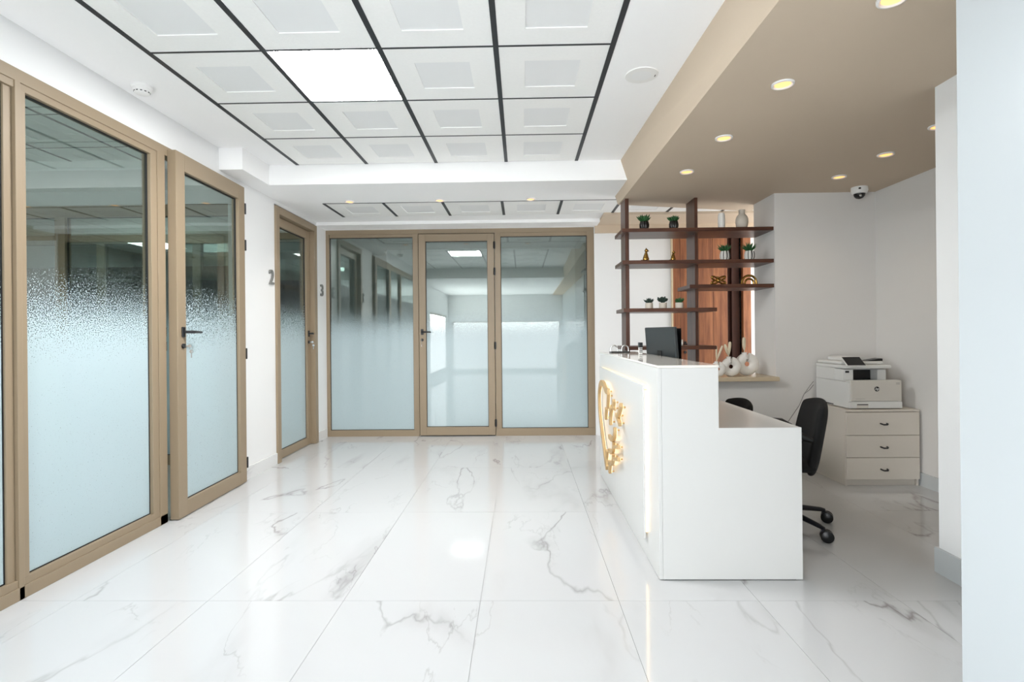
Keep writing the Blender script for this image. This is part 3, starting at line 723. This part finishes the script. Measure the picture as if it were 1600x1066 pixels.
# ------------------------------------------------------------------ shelving
SY0, SY1 = 4.685, 5.05
sh = root('shelving_unit', (1.6, 4.86, 0.822), 'dark walnut open shelving hung between ceiling and ledge', 'shelf unit')
def spart(n, m, x0, x1, y0, y1, z0, z1): return B(x0 - 1.6, x1 - 1.6, y0 - 4.86, y1 - 4.86, z0 - 0.822, z1 - 0.822).build(n, m, sh, bevel=0.0015)
pA0, pA1 = at(977, 400, 4.78).x, at(983, 400, 4.78).x
pB0, pB1 = at(1085.5, 400, 4.78).x, at(1090.5, 400, 4.78).x
spart('post', 'walnutv', pA0, pA1, 4.78, 4.985, 0.8225, SZ - 0.001); spart('post', 'walnutv', pB0, pB1, 4.78, 5.02, 0.8225, SZ - 0.001)
SHZ = []
XR = 2.2455
for u0, v0, u1, x0 in ((983, 357, None, .905), (983, 407, None, .905), (1150, 444, None, 1.50), (985, 482, 1120.5, .912), (985, 541.5, 1120, .92)):
    z = at(u0, v0, SY0).z; SHZ.append(z)
    x1 = XR if u1 is None else at(u1, v0, SY0).x
    spart('shelf_board', 'walnut', x0, x1, SY0, SY1, z - 0.033, z)

# ------------------------------------------------------------------ things on the shelves
IY = 4.738
def X(u, v=450, Y=IY): return at(u, v, Y).x
def succulent(name, x, y, z, r, h, lh, label, pot, leafm, style, group):
    o = root(name, (x, y, z), label, 'potted plant', group)
    rng = random.Random(int(x * 1000))
    pm = MB()
    if style in ('ribbed', 'spiky'):
        pm.lathe([(r * .80, 0), (r * 1.0, h * .3), (r * 1.0, h * .6), (r * .85, h), (r * .74, h), (r * .70, h * .85), (0, h * .85)], (0, 0, 0), 32, wob=lambda i: 1.0 if i % 4 else 0.86)
    else:
        pm.lathe([(r * .92, 0), (r, h * .1), (r, h), (r * .88, h), (r * .86, h * .88), (0, h * .88)], (0, 0, 0), 28, wob=lambda i: 1.0 if i % 2 else 0.95)
    if pot == 'potw':
        nf = 6
        for i in range(32):
            if i % 4 == 0:
                for k in range(3): pm.m[i * nf + k] = 1
    pm.build('pot', ['potw', 'potk'] if pot == 'potw' else pot, o, smooth=50)
    MB().lathe([(r * .72, h * .86), (r * .3, h * .92), (0, h * .93)], (0, 0, 0), 16).build('soil', 'potk', o, smooth=60)
    lm = MB(); n = 26
    for k in range(n):
        a = k * 2.39996; t = (k + .5) / n
        el = math.radians(86 - 52 * t) if style != 'buds' else math.radians(85 - 45 * t)
        Ln = lh * (1.0 + .2 * t) * rng.uniform(.8, 1.15); w = r * (0.24 if style != 'spiky' else 0.13)
        d = Vector((math.cos(a) * math.cos(el), math.sin(a) * math.cos(el), math.sin(el)))
        p0 = Vector((math.cos(a), math.sin(a), 0)) * r * .22 * t + Vector((0, 0, h * .9))
        pts = [p0, p0 + d * Ln * .35, p0 + d * Ln * .7 + Vector((0, 0, -.04 * Ln * t)), p0 + d * Ln + Vector((0, 0, -.02 * Ln))]
        rad = [w * .45, w, w * .75, w * .08] if style != 'buds' else [w * .25, w * .3, w * 1.25, w * .5]
        lm.tube(pts, rad, 6, flat=1.0)
    f = lm.build('foliage', leafm, o, smooth=60); f['kind'] = 'stuff'
    return o
z1, z2, z3, z4, z5 = SHZ
g1 = 'small potted succulents on the walnut shelves'
def wpx(n): return n / F * IY
succulent('potted_succulent', X(1007.5), IY, z1, wpx(7.4), wpx(12), wpx(12), 'bushy green succulent in black ribbed pot, left on the top shelf', 'potk', 'green', 'ribbed', g1)
succulent('potted_succulent', X(1053.5), IY, z1, wpx(7.2), wpx(12), wpx(10), 'dark green succulent in black ribbed pot beside the tall post on the top shelf', 'potk', 'green', 'ribbed', g1)
succulent('potted_succulent', X(1133), IY, z2, wpx(7.6), wpx(13.5), wpx(13), 'spiky green plant in white striped pot, left of the pair on the second shelf', 'potw', 'green', 'spiky', g1)
succulent('potted_succulent', X(1171.5), IY, z2, wpx(7.6), wpx(13.5), wpx(14), 'spiky green plant in white striped pot nearest the wall on the second shelf', 'potw', 'green', 'spiky', g1)
succulent('potted_succulent', X(1014), IY, z4, wpx(5.8), wpx(8.5), wpx(8), 'small dark succulent in beige pot, leftmost of three on the low shelf', 'potb', 'dgreen', 'plain', g1)
succulent('potted_succulent', X(1035.5), IY, z4, wpx(6.0), wpx(8.5), wpx(9.5), 'small blue green budded succulent in beige pot, middle of three on the low shelf', 'potb', 'dgreen', 'buds', g1)
succulent('potted_succulent', X(1061), IY, z4, wpx(6.0), wpx(8.5), wpx(8.5), 'bright green succulent in beige pot, rightmost of three on the low shelf', 'potb', 'green', 'plain', g1)
# dark stripes of the white pots
def cat_figure(u, z, hpx, label, face):
    s = wpx(hpx)
    o = root('cat_figurine', (X(u), IY, z), label, 'figurine', 'gilt cat figurines', rz=face)
    m = MB()
    m.lathe([(0.0, 0), (.20, .0), (.24, .06), (.235, .18), (.20, .34), (.15, .50), (.105, .62), (.09, .70), (0, .72)], (0, 0, 0), 20)
    m.v = [(a * s * .95 + (c * s) * -.06, b * s, c * s) for a, b, c in m.v]
    m.ell((-.10 * s, 0, .16 * s), (.17 * s, .20 * s, .17 * s)); m.ell((-.20 * s, .08 * s, .05 * s), (.09 * s, .05 * s, .05 * s)); m.ell((-.20 * s, -.08 * s, .05 * s), (.09 * s, .05 * s, .05 * s))
    m.tube([(.18 * s, 0, .04 * s), (.30 * s, .06 * s, .05 * s), (.30 * s, .16 * s, .05 * s), (.18 * s, .22 * s, .05 * s)], [.05 * s, .05 * s, .045 * s, .03 * s], 8)
    m.build('body', 'goldp', o, smooth=60)
    h = MB(); h.ell((-.07 * s, 0, .80 * s), (.145 * s, .15 * s, .13 * s)); h.ell((-.20 * s, 0, .76 * s), (.06 * s, .07 * s, .05 * s))
    h.build('head', 'goldp', o, smooth=60)
    for sg in (-1, 1):
        e = MB(); e.lathe([(.055 * s, 0), (.035 * s, .07 * s), (0, .13 * s)], (-.06 * s, sg * .085 * s, .885 * s), 10); e.build('ear', 'goldp', o, smooth=60)
    return o
cat_figure(1009, z2, 20, 'taller gilt cat figurine looking right on the second shelf', math.radians(160))
cat_figure(1051.5, z2, 16, 'shorter gilt cat figurine on the second shelf next to the post', math.radians(165))
# striped ridges in white pots as thin dark strips
def ribbed_vase(name, u, z, wp_, hp_, label, prof, seg=36):
    o = root(name, (X(u), IY + .02, z), label, 'vase', 'ribbed vases on the top shelf')
    w, h = wpx(wp_) / 2, wpx(hp_)
    MB().lathe([(r * w, t * h) for r, t in prof], (0, 0, 0), seg, wob=lambda i: 1.0 if i % 2 else 0.94).build('body', 'potb' if wp_ > 15 else 'vase', o, smooth=70)
    MB().lathe([(prof[-2][0] * w * 1.02, h * .985), (prof[-2][0] * w * 1.04, h), (prof[-2][0] * w * .8, h), (prof[-2][0] * w * .8, h * .9)], (0, 0, 0), 24).build('lip', 'potb' if wp_ > 15 else 'vase', o, smooth=50)
ribbed_vase('ribbed_vase', 1129.5, z1, 11, 24, 'slim pale cylindrical vase on the top shelf', [(.8, 0), (.95, .1), (1, .5), (.95, .85), (.78, .97), (.75, 1)])
ribbed_vase('ribbed_vase', 1161.5, z1, 19, 29, 'round ribbed beige vase with narrow neck on the top shelf', [(.72, 0), (.9, .12), (1, .35), (.96, .52), (.75, .68), (.52, .76), (.48, .84), (.52, .97), (.50, 1)])
# gilt knot and gilt arch
kn = root('knot_sculpture', (X(1122.5), IY, z3), 'polished gilt knot sculpture on the short right shelf', 'sculpture')
s = wpx(11)
for a0, a1, tl in ((28, 0, .2), (152, 0, -.2), (205, 0, .1), (-25, 0, -.1)):
    a = math.radians(a0); d = Vector((math.cos(a), 0.25 * tl, math.sin(a))); nrm = Vector((-math.sin(a), 0, math.cos(a)))
    c0 = Vector((0, 0, s * .62))
    pts = [c0 + d * s * (.52 - .5 * math.cos(t)) * 1.05 + nrm * s * .20 * math.sin(t) for t in [2 * PI * k / 20 for k in range(20)]]
    pts = [Vector((p.x, p.y, max(p.z, s * .15))) for p in pts]
    MB().tube(pts, s * .135, 10, closed=True, up=Vector((.02, 1, .03))).build('loop', 'goldp', kn, smooth=60)
MB().ell((0, 0, s * .60), (s * .27, s * .25, s * .30)).build('core', 'goldp', kn, smooth=60)
MB().ell((-s * .05, 0, s * 1.02), (s * .15, s * .15, s * .15)).build('bead', 'goldp', kn, smooth=60)
ar = root('arch_sculpture', (X(1170), IY, z3), 'polished gilt double arch sculpture beside the knot', 'sculpture')
s = wpx(10.5)
for k, (R, r) in enumerate(((1.0, .17), (.62, .15))):
    pts = []
    for t in range(25):
        a = PI * t / 24
        pts.append((-math.cos(a) * s * R * (1.0 if a > PI / 2 else 1.12) + s * .1, 0, math.sin(a) ** .8 * s * R * 1.28 + 0.002))
    pts[0] = (pts[0][0] - s * .1, 0, 0.004); pts[-1] = (pts[-1][0], 0, 0.001)
    MB().tube(pts, s * r, 12, up=Vector((0, 1, 0.02))).build('arch', 'goldp', ar, smooth=60)
# candle on the lowest shelf
cn = root('candle_jar', (X(1063.5, 537), IY, z5), 'small candle jar with cream wax on the lowest shelf', 'candle')
MB().lathe([(.018, 0), (.0205, .004), (.0205, .056), (.0185, .056), (.0185, .046), (0, .046)], (0, 0, 0), 24).build('jar', 'candle', cn, smooth=40)
MB().cyl((0, 0, .046), .0012, .010, seg=6).build('wick', 'gasket', cn)
B(-.011, .011, -.0212, -.0206, .014, .036).build('paper_label', 'paper', cn)

# ------------------------------------------------------------------ ring vases on the ledge
def ring_vase(u, v, Y, Ro, gap, label, stems, sc=1.0):
    c = at(u, v, Y); base = 0.822
    o = root('ring_vase', (c.x, Y, base), label, 'vase', 'white ring vases on the ledge')
    H = c.z - base
    r = H * 0.40 / 1.0; R = H - r
    m = MB(); pts = []; rad = []
    a0, a1 = math.radians(112), math.radians(70 - 360 + 360)
    N_ = 40
    for k in range(N_ + 1):
        a = math.radians(112) + (math.radians(328)) * k / N_
        pts.append((math.cos(a) * R * 1.02, 0, H + math.sin(a) * R)); rad.append(r)
    m.tube(pts, rad, 18, up=Vector((0, 1, 0.001)), flat=1.0)
    m.v = [(x, y * 0.75, max(z, 0.001)) for x, y, z in m.v]
    m.build('ring_body', 'vase', o, smooth=60)
    nx = math.cos(math.radians(112)) * R; nz = H + math.sin(math.radians(112)) * R
    nk = MB(); nk.lathe([(r * .80, -r * .3), (r * .62, r * .45), (r * .52, r * .85), (r * .60, r * 1.15), (r * .45, r * 1.15), (r * .42, r * .8)], (nx, 0, nz), 20)
    nk.build('neck', 'vase', o, smooth=60)
    i = 0
    for (du, dv, thick) in stems:
        e = at(du, dv, Y); ex, ez = e.x - c.x, e.z - base
        q = root('pampas_stem', (c.x + nx, Y, base + nz + r * 1.0), ring_stem_labels.pop(0), 'dried stem', 'dried pampas stems in the ring vases')
        p0 = Vector((0, 0, 0)); p1 = Vector((ex - nx, 0.01 * (-1) ** i, ez - nz - r * 1.0)); i += 1
        pts = [p0 + (p1 - p0) * t + Vector((0, 0, 0)) for t in (0, .2, .4, .6, .8, .95, 1)]
        MB().tube(pts[:3], 0.0035, 8).build('stalk', 'pampas', q, smooth=60)
        MB().tube(pts[1:], [thick * .45, thick * .9, thick, thick, thick * .8, thick * .25], 12).build('plume', 'pampas', q, smooth=60)
ring_stem_labels = ['thick cream pampas stem in the largest ring vase', 'short pampas stem on the left in the middle ring vase', 'tall pampas stem on the right in the middle ring vase', 'thin upright pampas stem in the smallest ring vase', 'leaning pampas stem in the smallest ring vase']
ring_vase(1167, 569, 4.80, 1, 0, 'largest white ring vase with one pampas stem, nearest the wall', [(1163, 527, .016)])
ring_vase(1142, 573, 4.72, 1, 0, 'middle white ring vase with two pampas stems', [(1133, 538, .013), (1140, 534, .013)])
ring_vase(1122, 577, 4.685, 1, 0, 'smallest white ring vase, half hidden by the desk counter', [(1120, 540, .008), (1128, 540, .010)])

# ------------------------------------------------------------------ things on the desk
mo = root('monitor', (1.045, 3.85, DL), 'dark computer monitor seen from behind on the desk', 'monitor', rz=math.radians(-80))
MB().box(-0.245, 0.245, -0.012, 0.012, 0.19, 0.512).build('screen_shell', 'screen', mo, bevel=0.005)
mo.children[0].rotation_euler = (math.radians(4), 0, 0)
B(-0.16, 0.16, -0.026, -0.011, 0.22, 0.40).build('rear_housing', 'screen', mo, bevel=0.012)
B(-0.235, 0.235, 0.0125, 0.0135, 0.2, 0.50).build('display', 'blackp', mo)
B(-0.03, 0.03, -0.045, -0.025, 0.01, 0.34).build('stand_neck', 'blackp', mo, bevel=0.004)
B(-0.11, 0.11, -0.05, 0.14, 0.0, 0.012).build('stand_foot', 'blackp', mo, bevel=0.004)
ch = root('card_stand', (0.80, 4.30, DH), 'small black tray with two chrome hoops on the counter', 'desk stand')
B(-0.075, 0.075, -0.05, 0.05, 0.0, 0.010).build('tray', 'blackp', ch, bevel=0.002)
for xx in (-0.045, 0.045):
    MB().tube([(xx - .028 if t == 0 else xx - .028 * math.cos(PI * t / 12), 0.0, 0.010 + 0.048 * (math.sin(PI * t / 12)) ** .5) for t in range(13)], 0.0055, 8, up=Vector((0, 1, .01))).build('hoop', 'chrome', ch, smooth=60)
st = root('pen_stand', (0.955, 4.22, DH), 'narrow black and white stand left of the monitor', 'desk stand')
st.location = (0.93, 4.12, DH)
B(-0.012, 0.012, -0.02, 0.02, 0, 0.045).build('lower_box', 'paper', st, bevel=0.001); B(-0.014, 0.014, -0.022, 0.022, 0.0455, 0.085).build('upper_box', 'blackp', st, bevel=0.002)
for z in (0.008, 0.021, 0.034): B(-0.0126, 0.0126, -0.0208, -0.0195, z, z + 0.006).build('band', 'blackp', st)

# ------------------------------------------------------------------ office chairs (local: faces -x)
def office_chair(loc, rz, base_rz, dz, label):
    c = root('office_chair', loc, label, 'office chair', 'black office chairs behind the desk', rz=rz)
    base = MB()
    base.lathe([(0.045, 0.075), (0.05, 0.10), (0.035, 0.125), (0, 0.125)], (0, 0, 0), 20)
    base.build('base_hub', 'navy', c, smooth=40)
    for k in range(5):
        a = base_rz + 2 * PI * k / 5; ca, sa = math.cos(a), math.sin(a)
        arm = MB().tube([(ca * .02, sa * .02, .105), (ca * .15, sa * .15, .100), (ca * .290, sa * .290, .082), (ca * .318, sa * .318, .076)], [.020, .018, .014, .010], 8, flat=0.9)
        ao = arm.build('base_arm', 'navy', c, smooth=50)
        w = math.radians(-15 + 9 * (k % 3)); cw, sw = math.cos(w), math.sin(w)
        px_, py_ = ca * .312, sa * .312
        wh = root('castor', (px_, py_, 0)); wh.parent = c; wh.rotation_euler = (0, 0, w)
        st_ = MB().cyl((0, 0, .035), .008, .045, seg=10); st_.box(-.012, .022, -.0035, .0035, .030, .070); st_.build('fork', 'navy', wh, smooth=40)
        for sg in (-1, 1):
            MB().lathe([(0.0, .004), (.030, .004), (.035, .008), (.035, .022), (.030, .026), (0, .026)] if sg > 0 else [(0.0, -.026), (.030, -.026), (.035, -.022), (.035, -.008), (.030, -.004), (0, -.004)], (.018, 0, .035), 22, 'Y').build('wheel', 'blackp', wh, smooth=40)
    MB().cyl((0, 0, .12), .025, .13 + dz * .5, seg=16).build('gas_lift', 'blackp', c, smooth=40)
    MB().cyl((0, 0, .20), .016, .20 + dz, seg=16).build('piston', 'steel', c, smooth=40)
    sz = .40 + dz
    m = MB(); m.box(-.10, .12, -.08, .08, sz - .03, sz); m.build('seat_plate', 'blackp', c, bevel=.01)
    # padded seat
    def pad(W_, D_, T_, cx, cz, tilt, rnd, bend, name, vertical):
        bm = bmesh.new(); nx, ny = 12, 12
        top = []; bot = []
        for i in range(nx + 1):
            rt = []; rb = []
            for j in range(ny + 1):
                u = -1 + 2 * i / nx; w = -1 + 2 * j / ny
                # superellipse mapping
                uu = u * (1 - rnd * w * w * .5); ww = w * (1 - rnd * u * u * .5)
                e = max(abs(u), abs(w)); t = T_ * (1 - e ** 4 * .55)
                if vertical:
                    bx = bend * (ww * ww) * -1
                    rt.append(bm.verts.new((cx - t / 2 + bx + tilt * uu * D_ / 2, ww * W_ / 2, cz + uu * D_ / 2)))
                    rb.append(bm.verts.new((cx + t / 2 + bx + tilt * uu * D_ / 2, ww * W_ / 2, cz + uu * D_ / 2)))
                else:
                    rt.append(bm.verts.new((cx + uu * D_ / 2, ww * W_ / 2, cz + t / 2))); rb.append(bm.verts.new((cx + uu * D_ / 2, ww * W_ / 2, cz - t / 2)))
            top.append(rt); bot.append(rb)
        for i in range(nx):
            for j in range(ny):
                bm.faces.new((top[i][j], top[i + 1][j], top[i + 1][j + 1], top[i][j + 1])); bm.faces.new((bot[i][j + 1], bot[i + 1][j + 1], bot[i + 1][j], bot[i][j]))
        for k in range(nx):
            bm.faces.new((top[k + 1][0], top[k][0], bot[k][0], bot[k + 1][0])); bm.faces.new((top[k][ny], top[k + 1][ny], bot[k + 1][ny], bot[k][ny]))
            bm.faces.new((top[0][k], top[0][k + 1], bot[0][k + 1], bot[0][k])); bm.faces.new((top[nx][k + 1], top[nx][k], bot[nx][k], bot[nx][k + 1]))
        bmesh.ops.recalc_face_normals(bm, faces=bm.faces)
        me = bpy.data.meshes.new(name); bm.to_mesh(me); bm.free(); me.materials.append(M['black'])
        me.polygons.foreach_set('use_smooth', [True] * len(me.polygons))
        o = bpy.data.objects.new(name, me); COL.objects.link(o); o.parent = c
        sb = o.modifiers.new('sub', 'SUBSURF'); sb.levels = 1; sb.render_levels = 2
        return o
    pad(.47, .46, .075, -.03, sz + .035, 0, .22, 0, 'seat', False)
    pad(.46, .47, .075, .215, sz + .17 + .03, .17, .26, .05, 'backrest', True)
    MB().tube([(.10, 0, sz - .01), (.19, 0, sz - .01), (.225, 0, sz + .05), (.245, 0, sz + .16)], [.014, .014, .012, .010], 10, flat=1.0, up=Vector((0, 1, .01))).build('back_bracket', 'blackp', c, smooth=50)
    for sg in (-1, 1):
        y = sg * .255
        ao = MB().tube([(-.16, y, sz + .235), (-.05, y, sz + .245), (.08, y, sz + .24), (.14, y, sz + .215)], [.020, .024, .024, .014], 10, flat=1.4, up=Vector((0, 0, 1))).build('armrest', 'blackp', c, smooth=50)
        MB().tube([(.05, y, sz + .23), (.03, y, sz + .1), (.02, y * .98, sz + .0), (.02, y * .4, sz - .015)], .014, 8).build('armrest_support', 'blackp', ao, smooth=50)
    return c
office_chair((1.612, 3.352, 0), math.radians(-15), math.radians(21), -0.03, 'black office chair at the end of the desk nearest the printer')
office_chair((1.44, 4.02, 0), math.radians(2), math.radians(10), -0.12, 'black office chair tucked behind the desk, only its back top showing')

# ------------------------------------------------------------------ cabinet and printer
CX0, CX1, CY0, CY1, CH = 2.536, 3.104, 4.145, 4.655, 0.600
cb = root('drawer_cabinet', ((CX0 + CX1) / 2, (CY0 + CY1) / 2, 0), 'cream three drawer cabinet under the printer', 'cabinet')
ox, oy = (CX0 + CX1) / 2, (CY0 + CY1) / 2
def cp(n, m, x0, x1, y0, y1, z0, z1, p=None, bev=.0015): return B(x0 - ox, x1 - ox, y0 - oy, y1 - oy, z0, z1).build(n, m, p or cb, bevel=bev)
cp('side_panel', 'cab', CX0, CX0 + .016, CY0 + .016, CY1, 0, CH - .0165); cp('side_panel', 'cab', CX1 - .016, CX1, CY0 + .016, CY1, 0, CH - .0165)
cp('top_panel', 'cab', CX0 - .002, CX1 + .002, CY0 + .002, CY1, CH - .016, CH); cp('back_panel', 'cab', CX0 + .017, CX1 - .017, CY1 - .012, CY1 - .002, .02, CH - .017)
cp('plinth', 'cab', CX0 + .017, CX1 - .017, CY0 + .035, CY0 + .05, 0, .054)
for z0, z1, zh in ((.402, .580, .493), (.2275, .3985, .310), (.054, .2240, .135)):
    d = cp('drawer', 'cab', CX0 + .001, CX1 - .001, CY0, CY0 + .0155, z0, z1, bev=.002)
    hx = ox + .005
    MB().tube([(hx - .025 - ox, CY0 - oy, zh), (hx - .023 - ox, CY0 - .016 - oy, zh - .002), (hx - .014 - ox, CY0 - .024 - oy, zh - .006), (hx + .014 - ox, CY0 - .024 - oy, zh - .006), (hx + .023 - ox, CY0 - .016 - oy, zh - .002), (hx + .025 - ox, CY0 - oy, zh)], .0058, 8).build('handle', 'blackm', d, smooth=60)
pr = root('printer', (2.785, 4.40, CH), 'white multifunction laser printer on the drawer cabinet', 'printer')
def pp(n, m, x0, x1, y0, y1, z0, z1, p=None, bev=.006): return B(x0, x1, y0, y1, z0, z1).build(n, m, p or pr, bevel=bev)
# local: x -0.208..0.208, front at y=-0.225
pp('lower_body', 'printer', -.208, .208, -.215, .235, .006, .215)
pp('front_door', 'printerg', -.190, .203, -.226, -.2145, .064, .226, bev=.004)
tr = pp('paper_tray', 'printer', -.206, .206, -.229, -.2145, .008, .060, bev=.003)
B(-.150, -.060, -.2305, -.2292, .012, .042).build('tray_grip', 'printerg', tr); B(-.148, -.062, -.2312, -.2306, .034, .041).build('tray_grip_slot', 'gasket', tr)
pp('upper_body', 'printer', -.208, .150, -.04, .235, .2155, .318); pp('side_column', 'printer', -.208, -.130, -.16, -.0405, .2155, .312); pp('side_column', 'printer', .080, .150, -.13, -.0405, .2155, .310)
pp('output_tray', 'blackp', -.129, .079, -.17, -.041, .2156, .222, bev=.001); pp('output_slot', 'blackp', -.128, .078, -.0465, -.0408, .2225, .300, bev=.001)
pp('top_cover', 'printer', -.206, .206, -.215, -.1705, .2156, .2275, bev=.004)
sc_ = pp('scanner_bed', 'printer', -.208, .155, -.185, .235, .3185, .345)
pp('scanner_lid', 'printer', -.200, .150, -.10, .230, .346, .372, bev=.01)
fd = MB().prism([(-.11, .3725), (.145, .3725), (.145, .380), (.06, .402), (-.08, .408), (-.11, .398)], 'Y', .0, .225).build('document_feeder', 'printer', pr, bevel=.005)
MB().prism([(.00, .3724), (.150, .3724), (.150, .392), (.138, .394)], 'Y', -.09, -.005).build('feeder_tray', 'blackp', pr, bevel=.002)
cpn = B(-.075, .075, -.055, .055, -.006, .006).build('control_panel', 'printer', pr, bevel=.004); cpn.location = (-.130, -.160, .372); cpn.rotation_euler = (math.radians(38), 0, 0)
B(-.070, .070, -.050, .050, .0062, .0075).build('touch_screen', 'blackp', cpn)
B(-.195, -.165, -.1615, -.1602, .284, .300).build('usb_cover', 'gasket', pr)
lo_ = MB().cyl((0, 0, 0), .0195, .0012, 'Y', 28).build('round_logo', 'gasket', pr, smooth=40); lo_.location = (.010, -.2274, .160)
hp = inst('logo_letters', text_mesh('logo_letters', 'hp', .031, .0004, 'paper', shear=.28, bold=.0), lo_, (0, -.0006, .001)); hp.rotation_euler = (PI / 2, 0, 0)
for k in range(2): B(.160, .188, -.2275, -.2262, .205 - k * .008, .208 - k * .008).build('model_print', 'cable', pr)
B(-.155, -.085, -.2275, -.2262, .082, .0835).build('small_print', 'cable', pr)
B(-.2088, -.2078, -.02, .16, .012, .020).build('side_vent', 'gasket', pr)
# cables hanging from the back of the printer
cbm = root('power_cable', (2.50, 4.60, 0.45), 'two thin grey cables hanging behind the printer', 'cable')
for k, off in enumerate((0, .03)):
    MB().tube([(.055, .035, .33 - off), (.02, .03, .29 - off), (-.03, .03, .22), (-.07, .035, .12), (-.16, .045, -.02), (-.24, .05, -.12), (-.30, .05, -.30), (-.31, .05, -.44)], .0028, 6).build('cord', 'cable', cbm, smooth=60)
